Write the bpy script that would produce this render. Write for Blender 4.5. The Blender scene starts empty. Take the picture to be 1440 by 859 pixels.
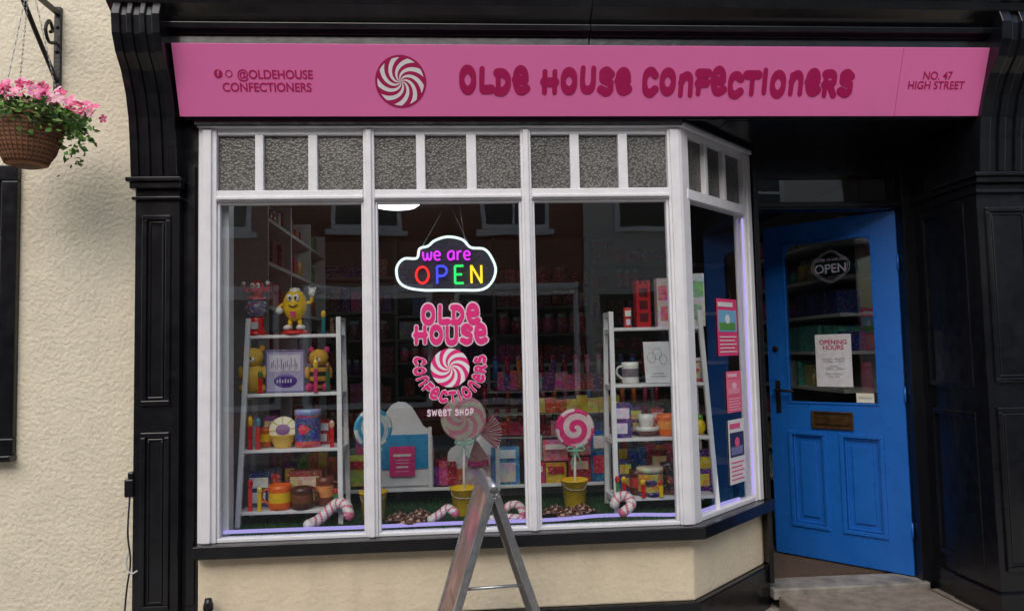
import bpy, math, random
from mathutils import Vector, Matrix
random.seed(7)
sc=bpy.context.scene
F=1050.0
CAM=Vector((0,-3.5,1.4))
PITCH=math.radians(3.6); YAW=math.radians(4.0); ROLL=math.radians(-1.3)
R=Matrix.Rotation(-YAW,3,'Z')@Matrix.Rotation(math.pi/2+PITCH,3,'X')@Matrix.Rotation(ROLL,3,'Z')
def W(u,v,y):
    """measurement helper: metres (x,z) of a photo point on the vertical plane y"""
    d=R@Vector((u-720,429.5-v,-F)); t=(y-CAM.y)/d.y
    return CAM.x+d.x*t, CAM.z+d.z*t
def X(u,y,v=480): return W(u,v,y)[0]
def Z(v,y,u=640): return W(u,v,y)[1]
def C(r,g,b):
    f=lambda c:(c/255/12.92 if c/255<=.04045 else ((c/255+.055)/1.055)**2.4)
    return (f(r),f(g),f(b),1.0)
# ------------------------------------------------------------ materials
def newmat(name):
    m=bpy.data.materials.new(name); m.use_nodes=True
    nt=m.node_tree; return m,nt,nt.nodes,nt.links,nt.nodes['Principled BSDF']
def coords(N): 
    return N.new('ShaderNodeTexCoord').outputs['Object']
def surf(name,col,rough=.5,metal=0,var=.12,vscale=6,bump=0,bscale=80,dirt=0,coat=0,useattr=False,spec=.5,rvar=.1,dcol=(.16,.13,.09,1)):
    m,nt,N,L,b=newmat(name); co=coords(N)
    n1=N.new('ShaderNodeTexNoise'); n1.inputs['Scale'].default_value=vscale; n1.inputs['Detail'].default_value=6
    L.new(co,n1.inputs['Vector'])
    mp=N.new('ShaderNodeMapRange'); mp.inputs['From Min'].default_value=.3; mp.inputs['From Max'].default_value=.7
    mp.inputs['To Min'].default_value=1-var; mp.inputs['To Max'].default_value=1+var*.5
    L.new(n1.outputs['Fac'],mp.inputs['Value'])
    mul=N.new('ShaderNodeVectorMath'); mul.operation='SCALE'
    if useattr:
        a=N.new('ShaderNodeVertexColor'); a.layer_name='Col'; L.new(a.outputs['Color'],mul.inputs[0])
    else: mul.inputs[0].default_value=col[:3]
    L.new(mp.outputs['Result'],mul.inputs['Scale'])
    out=mul.outputs['Vector']
    if dirt:
        n2=N.new('ShaderNodeTexNoise'); n2.inputs['Scale'].default_value=2.2; n2.inputs['Detail'].default_value=9; n2.inputs['Roughness'].default_value=.7
        mpp=N.new('ShaderNodeMapping'); mpp.inputs['Scale'].default_value=(2.5,2.5,.6); L.new(co,mpp.inputs['Vector']); L.new(mpp.outputs['Vector'],n2.inputs['Vector'])
        r=N.new('ShaderNodeMapRange'); r.inputs['From Min'].default_value=.5; r.inputs['From Max'].default_value=.78; r.inputs['To Max'].default_value=dirt
        L.new(n2.outputs['Fac'],r.inputs['Value'])
        mx=N.new('ShaderNodeMix'); mx.data_type='RGBA'; L.new(r.outputs['Result'],mx.inputs['Factor'])
        L.new(out,mx.inputs['A']); mx.inputs['B'].default_value=dcol; out=mx.outputs['Result']
    L.new(out,b.inputs['Base Color'])
    mr=N.new('ShaderNodeMapRange'); mr.inputs['To Min'].default_value=max(.02,rough-rvar); mr.inputs['To Max'].default_value=min(1,rough+rvar)
    L.new(n1.outputs['Fac'],mr.inputs['Value']); L.new(mr.outputs['Result'],b.inputs['Roughness'])
    b.inputs['Metallic'].default_value=metal; b.inputs['Specular IOR Level'].default_value=spec
    b.inputs['Coat Weight'].default_value=coat
    if bump:
        n3=N.new('ShaderNodeTexNoise'); n3.inputs['Scale'].default_value=bscale; n3.inputs['Detail'].default_value=5
        L.new(co,n3.inputs['Vector'])
        bp=N.new('ShaderNodeBump'); bp.inputs['Strength'].default_value=bump; bp.inputs['Distance'].default_value=.01
        L.new(n3.outputs['Fac'],bp.inputs['Height']); L.new(bp.outputs['Normal'],b.inputs['Normal'])
    return m
M_stucco=surf('cream_stucco',C(230,221,198),.85,var=.06,vscale=9,bump=.85,bscale=52,dirt=.12,spec=.2,dcol=(.3,.27,.22,1))
M_riser=surf('cream_render',C(230,216,188),.8,var=.06,vscale=7,bump=.55,bscale=38,dirt=.25,spec=.2,dcol=(.28,.24,.17,1))
M_black=surf('black_gloss_paint',(.008,.0085,.011,1),.2,var=.3,vscale=20,bump=.14,bscale=14,spec=.55,rvar=.12,dirt=.16,dcol=(.08,.08,.075,1))
M_white=surf('white_gloss_paint',(.80,.80,.83,1),.38,var=.07,vscale=12,bump=.12,bscale=25,dirt=.14,dcol=(.35,.34,.32,1))
M_blue=surf('blue_gloss_paint',C(28,104,196),.28,var=.08,vscale=10,bump=.12,bscale=20,dirt=.06)
M_pink=surf('pink_sign_face',C(234,118,180),.38,var=.02,vscale=3,bump=.02,bscale=6,dirt=.04)
M_alu=surf('brushed_aluminium',(.55,.56,.58,1),.35,metal=.9,var=.15,vscale=60,rvar=.12)
M_brass=surf('aged_brass',C(120,92,60),.35,metal=.8,var=.3,vscale=30)
M_iron=surf('wrought_iron',(.012,.012,.012,1),.4,bump=.3,bscale=60)
M_gloss=surf('coloured_glaze',(1,1,1),.28,var=.06,vscale=25,useattr=True)
M_matte=surf('coloured_matte',(1,1,1),.7,var=.12,vscale=30,useattr=True,bump=.2,bscale=90)
M_vinyl=surf('vinyl_graphic',(1,1,1),.5,var=.02,vscale=5,useattr=True)
M_leaf=surf('leaf_petal',(1,1,1),.55,var=.25,vscale=40,useattr=True)
M_poster=surf('faded_poster',(1,1,1),.45,var=.55,vscale=7,useattr=True)
M_mat=surf('coir_mat',C(100,80,64),.95,var=.4,vscale=70,bump=1,bscale=200)
M_wall=surf('interior_wall',(.22,.21,.21,1),.8,var=.05)
M_floorin=surf('shop_floor',(.10,.08,.06,1),.5,var=.2)
def printmat():
    m,nt,N,L,b=newmat('printed_packaging'); co=coords(N)
    a=N.new('ShaderNodeVertexColor'); a.layer_name='Col'
    v=N.new('ShaderNodeTexVoronoi'); v.inputs['Scale'].default_value=42; L.new(co,v.inputs['Vector'])
    mp=N.new('ShaderNodeMapping'); mp.inputs['Scale'].default_value=(70,70,170); L.new(co,mp.inputs['Vector'])
    n=N.new('ShaderNodeTexNoise'); n.inputs['Scale'].default_value=1; n.inputs['Detail'].default_value=2; L.new(mp.outputs['Vector'],n.inputs['Vector'])
    mxv=N.new('ShaderNodeMix'); mxv.data_type='RGBA'; mxv.blend_type='SOFT_LIGHT'; mxv.inputs['Factor'].default_value=.75
    L.new(a.outputs['Color'],mxv.inputs['A']); L.new(v.outputs['Color'],mxv.inputs['B'])
    r=N.new('ShaderNodeValToRGB'); r.color_ramp.elements[0].position=.60; r.color_ramp.elements[1].position=.65
    r.color_ramp.elements[0].color=(0,0,0,1); r.color_ramp.elements[1].color=(.6,.6,.6,1)
    L.new(n.outputs['Fac'],r.inputs['Fac'])
    mx=N.new('ShaderNodeMix'); mx.data_type='RGBA'; L.new(r.outputs['Color'],mx.inputs['Factor'])
    L.new(mxv.outputs['Result'],mx.inputs['A']); mx.inputs['B'].default_value=(.7,.66,.6,1)
    L.new(mx.outputs['Result'],b.inputs['Base Color']); b.inputs['Roughness'].default_value=.35
    return m
M_print=printmat()
def glass(name,refl=.07,tint=(1,1,1)):
    m,nt,N,L,b=newmat(name); N.remove(b)
    lw=N.new('ShaderNodeLayerWeight'); lw.inputs['Blend'].default_value=.5
    p=N.new('ShaderNodeMath'); p.operation='POWER'; p.inputs[1].default_value=4; L.new(lw.outputs['Facing'],p.inputs[0])
    mr=N.new('ShaderNodeMapRange'); mr.inputs['To Min'].default_value=refl; mr.inputs['To Max'].default_value=.9; L.new(p.outputs[0],mr.inputs['Value'])
    t=N.new('ShaderNodeBsdfTransparent'); t.inputs['Color'].default_value=(*tint,1)
    g=N.new('ShaderNodeBsdfGlossy'); g.inputs['Roughness'].default_value=.012
    co=coords(N); n=N.new('ShaderNodeTexNoise'); n.inputs['Scale'].default_value=2.0; L.new(co,n.inputs['Vector'])
    bp=N.new('ShaderNodeBump'); bp.inputs['Strength'].default_value=.05; bp.inputs['Distance'].default_value=.02
    L.new(n.outputs['Fac'],bp.inputs['Height']); L.new(bp.outputs['Normal'],g.inputs['Normal'])
    mx=N.new('ShaderNodeMixShader'); L.new(mr.outputs['Result'],mx.inputs['Fac']); L.new(t.outputs[0],mx.inputs[1]); L.new(g.outputs[0],mx.inputs[2])
    L.new(mx.outputs[0],N['Material Output'].inputs['Surface']); return m
M_glass=glass('window_glass',.165,(.90,.93,.92))
def obscure():
    m,nt,N,L,b=newmat('obscured_glass'); co=coords(N)
    v=N.new('ShaderNodeTexVoronoi'); v.inputs['Scale'].default_value=95; L.new(co,v.inputs['Vector'])
    n=N.new('ShaderNodeTexNoise'); n.inputs['Scale'].default_value=4; n.inputs['Detail'].default_value=5; L.new(co,n.inputs['Vector'])
    r=N.new('ShaderNodeValToRGB'); r.color_ramp.elements[0].position=.15; r.color_ramp.elements[1].position=.7
    r.color_ramp.elements[0].color=(.23,.225,.215,1); r.color_ramp.elements[1].color=(.085,.083,.078,1)
    L.new(v.outputs['Distance'],r.inputs['Fac'])
    mp=N.new('ShaderNodeMapRange'); mp.inputs['To Min'].default_value=.35; mp.inputs['To Max'].default_value=1.4; L.new(n.outputs['Fac'],mp.inputs['Value'])
    ml=N.new('ShaderNodeVectorMath'); ml.operation='SCALE'; L.new(r.outputs['Color'],ml.inputs[0]); L.new(mp.outputs['Result'],ml.inputs['Scale'])
    L.new(ml.outputs['Vector'],b.inputs['Base Color']); b.inputs['Roughness'].default_value=.28
    bp=N.new('ShaderNodeBump'); bp.inputs['Strength'].default_value=.5; bp.inputs['Distance'].default_value=.003
    L.new(v.outputs['Distance'],bp.inputs['Height']); L.new(bp.outputs['Normal'],b.inputs['Normal']); return m
M_obs=obscure()
def emis(name,strength,col=None):
    m,nt,N,L,b=newmat(name); N.remove(b); e=N.new('ShaderNodeEmission'); e.inputs['Strength'].default_value=strength
    if col: e.inputs['Color'].default_value=col
    else:
        a=N.new('ShaderNodeVertexColor'); a.layer_name='Col'; L.new(a.outputs['Color'],e.inputs['Color'])
    L.new(e.outputs[0],N['Material Output'].inputs['Surface']); return m
M_neon=emis('neon_tube',1.6)
M_led=emis('led_strip_light',1.1,C(178,165,240))
M_lamp=emis('ceiling_lamp_light',6,(.93,.98,1,1))
def brickmat(name,c1,c2,mort,scale):
    m,nt,N,L,b=newmat(name); co=coords(N)
    mp=N.new('ShaderNodeMapping'); mp.inputs['Rotation'].default_value=(math.pi/2,0,0); L.new(co,mp.inputs['Vector'])
    br=N.new('ShaderNodeTexBrick'); br.inputs['Scale'].default_value=scale; br.inputs['Color1'].default_value=c1; br.inputs['Color2'].default_value=c2; br.inputs['Mortar'].default_value=mort
    br.inputs['Mortar Size'].default_value=.015
    L.new(mp.outputs['Vector'],br.inputs['Vector'])
    L.new(br.outputs['Color'],b.inputs['Base Color']); b.inputs['Roughness'].default_value=.9; return m
M_brick=brickmat('red_brick',(.34,.11,.065,1),(.22,.07,.045,1),(.38,.34,.30,1),3)
def stonemat(name,c,scale,w=.5):
    m,nt,N,L,b=newmat(name); co=coords(N)
    br=N.new('ShaderNodeTexBrick'); br.inputs['Scale'].default_value=scale; br.inputs['Color1'].default_value=(c[0],c[1],c[2],1); br.inputs['Color2'].default_value=(c[0]*.8,c[1]*.8,c[2]*.8,1); br.inputs['Mortar'].default_value=(c[0]*.3,c[1]*.3,c[2]*.3,1)
    br.inputs['Mortar Size'].default_value=.008; br.inputs['Brick Width'].default_value=.9; br.inputs['Row Height'].default_value=.6
    L.new(co,br.inputs['Vector'])
    n=N.new('ShaderNodeTexNoise'); n.inputs['Scale'].default_value=14; n.inputs['Detail'].default_value=10; n.inputs['Roughness'].default_value=.7; L.new(co,n.inputs['Vector'])
    mr=N.new('ShaderNodeMapRange'); mr.inputs['From Min'].default_value=.3; mr.inputs['From Max'].default_value=.7; mr.inputs['To Min'].default_value=.55; mr.inputs['To Max'].default_value=1.25; L.new(n.outputs['Fac'],mr.inputs['Value'])
    ml=N.new('ShaderNodeVectorMath'); ml.operation='SCALE'; L.new(br.outputs['Color'],ml.inputs[0]); L.new(mr.outputs['Result'],ml.inputs['Scale'])
    L.new(ml.outputs['Vector'],b.inputs['Base Color']); b.inputs['Roughness'].default_value=.8
    bp=N.new('ShaderNodeBump'); bp.inputs['Strength'].default_value=.5; bp.inputs['Distance'].default_value=.01; L.new(n.outputs['Fac'],bp.inputs['Height']); L.new(bp.outputs['Normal'],b.inputs['Normal'])
    return m
M_stone=stonemat('paving_stone',(.38,.35,.31),1.6)
M_step=stonemat('step_stone',(.27,.225,.18),.9)
M_thr=surf('worn_threshold',(.28,.26,.23,1),.6,var=.5,vscale=12,bump=.3)
M_asph=surf('asphalt',(.07,.07,.07,1),.9,var=.3,vscale=30,bump=.5,bscale=150)
M_grasscol=surf('artificial_grass',(1,1,1),.7,var=.3,vscale=30,useattr=True)
# ------------------------------------------------------------ mesh builder
def catm(p,n=6,closed=False):
    p=[Vector(q) for q in p]; out=[]; k=len(p)
    rng=range(k) if closed else range(k-1)
    for i in rng:
        if closed: a,b,c,d=p[(i-1)%k],p[i],p[(i+1)%k],p[(i+2)%k]
        else: a,b,c,d=p[max(i-1,0)],p[i],p[i+1],p[min(i+2,k-1)]
        for j in range(n):
            t=j/n
            out.append(.5*((2*b)+(c-a)*t+(2*a-5*b+4*c-d)*t*t+(3*b-a-3*c+d)*t**3))
    if not closed: out.append(p[-1])
    return out
class MB:
    def __init__(s,M=None): s.v=[];s.f=[];s.c=[];s.s=[];s.M=M
    def add(s,vs,fs,col,smooth=False):
        o=len(s.v)
        for p in vs:
            p=Vector(p); s.v.append(tuple(s.M@p) if s.M else tuple(p))
        for i,f in enumerate(fs):
            s.f.append(tuple(o+k for k in f)); s.c.append(col[i] if isinstance(col,list) else col); s.s.append(smooth)
    def box(s,x0,x1,y0,y1,z0,z1,col=(1,1,1,1),rz=0):
        if x0>x1:x0,x1=x1,x0
        if y0>y1:y0,y1=y1,y0
        if z0>z1:z0,z1=z1,z0
        vs=[(x0,y0,z0),(x1,y0,z0),(x1,y1,z0),(x0,y1,z0),(x0,y0,z1),(x1,y0,z1),(x1,y1,z1),(x0,y1,z1)]
        if rz:
            cx,cy=(x0+x1)/2,(y0+y1)/2; ca,sa=math.cos(rz),math.sin(rz)
            vs=[(cx+(x-cx)*ca-(y-cy)*sa,cy+(x-cx)*sa+(y-cy)*ca,z) for x,y,z in vs]
        s.add(vs,[(0,3,2,1),(4,5,6,7),(0,1,5,4),(1,2,6,5),(2,3,7,6),(3,0,4,7)],col)
    def prism(s,f0,f1,n,col):
        fs=[(i,(i+1)%n,n+(i+1)%n,n+i) for i in range(n)]+[tuple(range(n))[::-1],tuple(range(n,2*n))]
        s.add(f0+f1,fs,col)
    def prismX(s,prof,x0,x1,col=(1,1,1,1)): s.prism([(x0,y,z) for y,z in prof],[(x1,y,z) for y,z in prof],len(prof),col)
    def prismY(s,poly,y0,y1,col=(1,1,1,1)): s.prism([(x,y0,z) for x,z in poly],[(x,y1,z) for x,z in poly],len(poly),col)
    def prismZ(s,poly,z0,z1,col=(1,1,1,1)): s.prism([(x,y,z0) for x,y in poly],[(x,y,z1) for x,y in poly],len(poly),col)
    def lathe(s,cx,cy,cz,prof,col=(1,1,1,1),seg=24,sx=1,sy=1):
        vs=[];fs=[];cs=[]
        for r,z in prof:
            for j in range(seg):
                a=2*math.pi*j/seg; vs.append((cx+r*sx*math.cos(a),cy+r*sy*math.sin(a),cz+z))
        for i in range(len(prof)-1):
            for j in range(seg):
                k=(j+1)%seg; fs.append((i*seg+j,i*seg+k,(i+1)*seg+k,(i+1)*seg+j))
                cs.append(col[i%len(col)] if isinstance(col,list) else col)
        s.add(vs,fs,cs,True)
    def sph(s,cx,cy,cz,rx,ry=None,rz=None,col=(1,1,1,1),seg=16,rg=10):
        ry=ry or rx; rz=rz or rx
        prof=[(max(.002,math.sin(math.pi*i/rg)),-math.cos(math.pi*i/rg)*rz) for i in range(rg+1)]
        s.lathe(cx,cy,cz,prof,col,seg,rx,ry)
    def tube(s,pts,r,col=(1,1,1,1),seg=8,closed=False,stripe=None):
        pts=[Vector(p) for p in pts]; n=len(pts); vs=[];fs=[];cs=[]; up=Vector((0,0,1)); prevn=None
        for i,p in enumerate(pts):
            a=pts[(i-1)%n] if (closed or i>0) else p; b=pts[(i+1)%n] if (closed or i<n-1) else p
            t=(b-a).normalized()
            if prevn is None:
                q=up if abs(t.z)<.9 else Vector((1,0,0)); nn=(q-t*q.dot(t)).normalized()
            else: nn=(prevn-t*prevn.dot(t)).normalized()
            prevn=nn; bb=t.cross(nn); rr=r[i] if isinstance(r,list) else r
            for j in range(seg):
                an=2*math.pi*j/seg; vs.append(p+nn*math.cos(an)*rr+bb*math.sin(an)*rr)
        for i in range(n if closed else n-1):
            for j in range(seg):
                k=(j+1)%seg; i2=(i+1)%n
                fs.append((i*seg+j,i*seg+k,i2*seg+k,i2*seg+j))
                cs.append(stripe(i,j) if stripe else col)
        if not closed:
            fs.append(tuple(range(seg))[::-1]); cs.append(cs[0]); fs.append(tuple((n-1)*seg+j for j in range(seg))); cs.append(cs[0])
        s.add(vs,fs,cs,True)
    def frame(s,x0,x1,z0,z1,w,y0,y1,col=(1,1,1,1)):
        s.box(x0,x1,y0,y1,z1-w,z1,col); s.box(x0,x1,y0,y1,z0,z0+w,col)
        s.box(x0,x0+w,y0,y1,z0+w,z1-w,col); s.box(x1-w,x1,y0,y1,z0+w,z1-w,col)
    def quad(s,a,b,c,d,col=(1,1,1,1)): s.add([a,b,c,d],[(0,1,2,3)],col)
    def build(s,name,parent,mat,bevel=0):
        me=bpy.data.meshes.new(name); me.from_pydata(s.v,[],s.f)
        ca=me.color_attributes.new('Col','FLOAT_COLOR','CORNER'); dat=[]
        for f,c in zip(s.f,s.c):
            c=c if len(c)==4 else (*c,1)
            dat.extend(list(c)*len(f))
        ca.data.foreach_set('color',dat); me.polygons.foreach_set('use_smooth',s.s)
        me.materials.append(mat); me.update()
        o=bpy.data.objects.new(name,me); sc.collection.objects.link(o)
        if parent: o.parent=parent
        if bevel:
            b=o.modifiers.new('b','BEVEL'); b.width=bevel; b.segments=2; b.limit_method='ANGLE'; b.angle_limit=math.radians(40)
        return o
def grp(name):
    e=bpy.data.objects.new(name,None); sc.collection.objects.link(e); e.empty_display_size=.1; return e
def planeM(o,right,up):
    r=Vector(right).normalized(); u=Vector(up).normalized(); n=r.cross(u)
    return Matrix(((r.x,u.x,n.x,o[0]),(r.y,u.y,n.y,o[1]),(r.z,u.z,n.z,o[2]),(0,0,0,1)))
def text(name,body,size,M,mat,parent,align='CENTER',bold=0,sx=1,space=1):
    c=bpy.data.curves.new(name,'FONT'); c.body=body; c.size=size; c.align_x=align; c.align_y='CENTER'; c.offset=bold; c.space_character=space; c.space_line=.85
    c.materials.append(mat); o=bpy.data.objects.new(name,c); sc.collection.objects.link(o)
    o.matrix_world=M@Matrix.Diagonal((sx,1,1,1)); o.parent=parent; return o
# ------------------------------------------------------------ lettering
def el(cx,cy,rx,ry,n=12): return [(cx+rx*math.cos(2*math.pi*i/n),cy+ry*math.sin(2*math.pi*i/n)) for i in range(n)]
G={'O':(.86,[(el(.43,.5,.33,.41),1)]),'L':(.66,[([(.14,.95),(.12,.5),(.14,.14),(.3,.08),(.62,.1)],0)]),
'D':(.8,[([(.14,.9),(.14,.1)],0),([(.12,.9),(.45,.88),(.68,.65),(.68,.38),(.45,.12),(.12,.1)],0)]),
'e':(.76,[([(.12,.52),(.4,.5),(.66,.55),(.58,.82),(.36,.93),(.14,.78),(.08,.45),(.22,.14),(.45,.07),(.68,.16)],0)]),
'H':(.84,[([(.14,.95),(.12,.05)],0),([(.7,.95),(.7,.05)],0),([(.12,.5),(.7,.5)],0)]),
'U':(.84,[([(.12,.95),(.1,.4),(.2,.13),(.42,.07),(.62,.16),(.72,.4),(.72,.95)],0)]),
'S':(.74,[([(.64,.8),(.4,.93),(.15,.83),(.15,.64),(.4,.53),(.64,.4),(.62,.18),(.38,.07),(.1,.17)],0)]),
'C':(.76,[([(.68,.78),(.45,.93),(.18,.82),(.09,.5),(.18,.17),(.45,.07),(.7,.22)],0)]),
'n':(.8,[([(.14,.93),(.12,.05)],0),([(.13,.6),(.28,.86),(.5,.92),(.67,.7),(.69,.05)],0)]),
'F':(.66,[([(.14,.9),(.12,.05)],0),([(.12,.9),(.62,.9)],0),([(.13,.48),(.54,.5)],0)]),
'T':(.74,[([(.05,.9),(.7,.9)],0),([(.38,.9),(.38,.05)],0)]),
'I':(.28,[([(.14,.95),(.14,.05)],0)]),
'R':(.76,[([(.14,.9),(.12,.05)],0),([(.14,.9),(.5,.9),(.65,.7),(.5,.5),(.14,.47)],0),([(.4,.47),(.68,.06)],0)]),
'P':(.74,[([(.14,.92),(.14,.05)],0),([(.14,.92),(.5,.92),(.66,.7),(.5,.46),(.14,.44)],0)]),
'E':(.66,[([(.6,.93),(.14,.93)],0),([(.14,.93),(.14,.06)],0),([(.14,.06),(.6,.06)],0),([(.14,.5),(.52,.5)],0)]),
'N':(.8,[([(.14,.05),(.14,.95)],0),([(.14,.95),(.68,.05)],0),([(.68,.05),(.68,.95)],0)]),
'W':(1.1,[([(.06,.95),(.25,.08)],0),([(.25,.08),(.52,.8)],0),([(.52,.8),(.8,.08)],0),([(.8,.08),(1.02,.95)],0)]),
'w':(1.0,[([(.06,.9),(.12,.3),(.28,.08),(.48,.3),(.5,.75),(.55,.3),(.72,.08),(.88,.3),(.92,.9)],0)]),
'a':(.8,[([(.68,.9),(.4,.93),(.12,.7),(.12,.3),(.35,.07),(.6,.25),(.68,.6),(.68,.9)],0),([(.68,.9),(.7,.07)],0)]),
'r':(.6,[([(.14,.93),(.14,.05)],0),([(.14,.6),(.3,.88),(.55,.9)],0)]),' ':(.36,[])}
zc=[0]
def ribbon(mb,pts,t,mapf,col,closed):
    P=catm([Vector((a,b,0)) for a,b in pts],6,bool(closed)); n=len(P); vs=[];fs=[]; zc[0]+=1; base=(zc[0]%5)*.00025
    Ls=[];Rs=[]
    for i,p in enumerate(P):
        a=P[(i-1)%n] if (closed or i>0) else p; b=P[(i+1)%n] if (closed or i<n-1) else p
        d=(b-a).normalized(); w=t*(.72+.62*abs(d.x)); nn=Vector((-d.y,d.x,0)); Ls.append(p+nn*w); Rs.append(p-nn*w)
    for i in range(n):
        vs.append(mapf(Ls[i].x,Ls[i].y,base+i*.000002)); vs.append(mapf(Rs[i].x,Rs[i].y,base+i*.000002))
    for i in range(n if closed else n-1):
        j=(i+1)%n; fs.append((2*i,2*i+1,2*j+1,2*j))
    mb.add(vs,fs,col)
    if not closed:
        for e,(p,l,r) in enumerate(((P[0],Ls[0],Rs[0]),(P[-1],Ls[-1],Rs[-1]))):
            rad=(l-p).length
            d=(P[0]-P[1]) if e==0 else (P[-1]-P[-2]); a0=math.atan2(d.y,d.x)-math.pi/2
            k=[mapf(p.x+rad*math.cos(a0+math.pi*q/8),p.y+rad*math.sin(a0+math.pi*q/8),base+.00012) for q in range(9)]
            mb.add(k,[tuple(range(9))],col)
def letters(text,width,height,gap=.10):
    tot=sum(G[c][0]+gap for c in text)-gap; s=width/tot; x=0
    for c in text:
        yield c,x*s,G[c][0]*s,s; x+=G[c][0]+gap
def funky(mb,txt,width,height,t,mapf,col,jit=0,gap=.10):
    for i,(c,x0,w,s) in enumerate(letters(txt,width,height,gap)):
        dy=jit*math.sin(i*2.1)*height; hh=height*(1+jit*math.cos(i*1.7))
        for pts,cl in G[c][1]:
            ribbon(mb,[(x0+px*s,dy+py*hh) for px,py in pts],t*height,mapf,col,cl)
def swirl(mb,r,mapf,ca,cb,n=8,twist=1.9,rings=12,bulge=0,curve=1):
    vs=[];fs=[];cs=[]; seg=n*6
    for i in range(rings+1):
        rr=r*(i/rings); off=-twist*(i/rings)**curve
        for j in range(seg):
            a=2*math.pi*j/seg+off; vs.append(mapf(rr*math.cos(a) if i else .0001*math.cos(a),rr*math.sin(a) if i else .0001*math.sin(a),bulge*(1-(i/rings)**2)))
    for i in range(rings):
        for j in range(seg):
            k=(j+1)%seg; fs.append((i*seg+j,(i+1)*seg+j,(i+1)*seg+k,i*seg+k)); cs.append(ca if (j//3)%2 else cb)
    mb.add(vs,fs,cs)
MAG=C(172,10,86); WHT=(.8,.78,.8,1)
# ============================================================ GROUND
g=MB(); g.box(-400,400,-400,400,-.6,-.134,(1,1,1,1)); g.build('ground',None,M_asph)
g=MB(); g.box(-60,60,-7.6,-2.6,-.13,-.126); g.build('road',None,M_asph)
g=MB(); g.box(-60,60,-2.46,.6,-.125,0); g.build('pavement',None,M_stone)
g=MB(); g.box(-60,60,-2.6,-2.463,-.125,.004); g.build('kerb',None,M_step,.01)
g=MB(); g.box(-60,60,-9.6,-7.6,-.125,0); g.build('pavement',None,M_stone)
# ============================================================ left building
PIL0=X(190,.0,600); PIL1=X(246,-.03,600); BAYL=X(278,0); WALLY=.14
lb=grp('cream_stucco_house')
g=MB(); wx=X(6,WALLY,450); wz0=Z(632,WALLY,20); wz1=Z(240,WALLY,20)
xl=-9
g.box(xl,wx-1.0,WALLY,6,-.1,7,); g.box(wx,PIL0+.05,WALLY,6,-.1,7); g.box(wx-1.0,wx,WALLY,6,-.1,wz0); g.box(wx-1.0,wx,WALLY,6,wz1,7)
g.box(wx-1.0,wx,.6,6,wz0,wz1)
g.build('wall',lb,M_stucco)
g=MB(); g.frame(wx-1.02,wx+.065,wz0-.02,wz1+.02,.075,WALLY-.03,WALLY+.1); g.box(wx-1.05,wx+.07,WALLY-.06,WALLY,wz0-.05,wz0-.02)
for i in range(1,4): 
    zz=wz0+(wz1-wz0)*i/4; g.box(wx-.95,wx-.012,WALLY+.03,WALLY+.07,zz-.012,zz+.012)
g.box(wx-.5,wx-.47,WALLY+.028,WALLY+.068,wz0+.05,wz1-.05)
g.build('window_frame',lb,M_black,.006)
g=MB(); g.quad((wx-1,WALLY+.05,wz0),(wx,WALLY+.05,wz0),(wx,WALLY+.05,wz1),(wx-1,WALLY+.05,wz1)); g.build('window_glass',lb,M_glass)
g=MB(); g.box(wx-.98,wx-.02,.4,.42,wz0,wz1,(.02,.02,.02,1)); g.build('dark_backing',lb,M_matte)  # near-black sheet added behind the pane to make the window look dark
# ============================================================ shopfront
shop=grp('sweet_shop_building')
HINY=.56; HINX=X(1273,.56,550); FZ=.112
zs=Z(747,0,640)       # sill top
zh=Z(180,0,640); zt0=Z(281,0,640); zt1=Z(266,0,640)
CX=X(968,0,480); EX,EY=CX+.55,.53
JL=EX+.03
RX0=X(1387,-.02,500)
# sign geometry
sy0,sy1=-.07,-.18
sz0=Z(164,sy0,800); sz1=Z(64,sy1,800)
sxl=X(246,-.13,112); sxr=X(1398,-.13,118)
g=MB()
g.box(PIL0-.1,3.6,.16,6,3.05,7); g.build('upper_wall',shop,M_stucco)
# fascia & cornice
g=MB()
g.box(PIL0-.01,3.3,-.04,.62,zh+.045,3.04)     # boxed fascia over bay
ztop=Z(47,-.18,800)
prof=[(-.02,sz1-.05),(-.15,sz1+.01),(-.15,ztop),(-.2,ztop+.006),(-.205,ztop+.03),(-.18,ztop+.04),(-.215,ztop+.065),(-.26,ztop+.09),(-.27,ztop+.13),(-.30,ztop+.15),(-.36,ztop+.26),(-.38,ztop+.36),(.1,ztop+.42),(.1,sz1-.05)]
g.prismX(prof,PIL0-.03,.62); g.prismX(prof,.623,3.3)
g.build('cornice',shop,M_black,.003)
g=MB(); g.box(X(275,0),CX,-.036,.02,zh+.003,zh+.04); g.build('head_strip',shop,M_black,.003)
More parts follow.
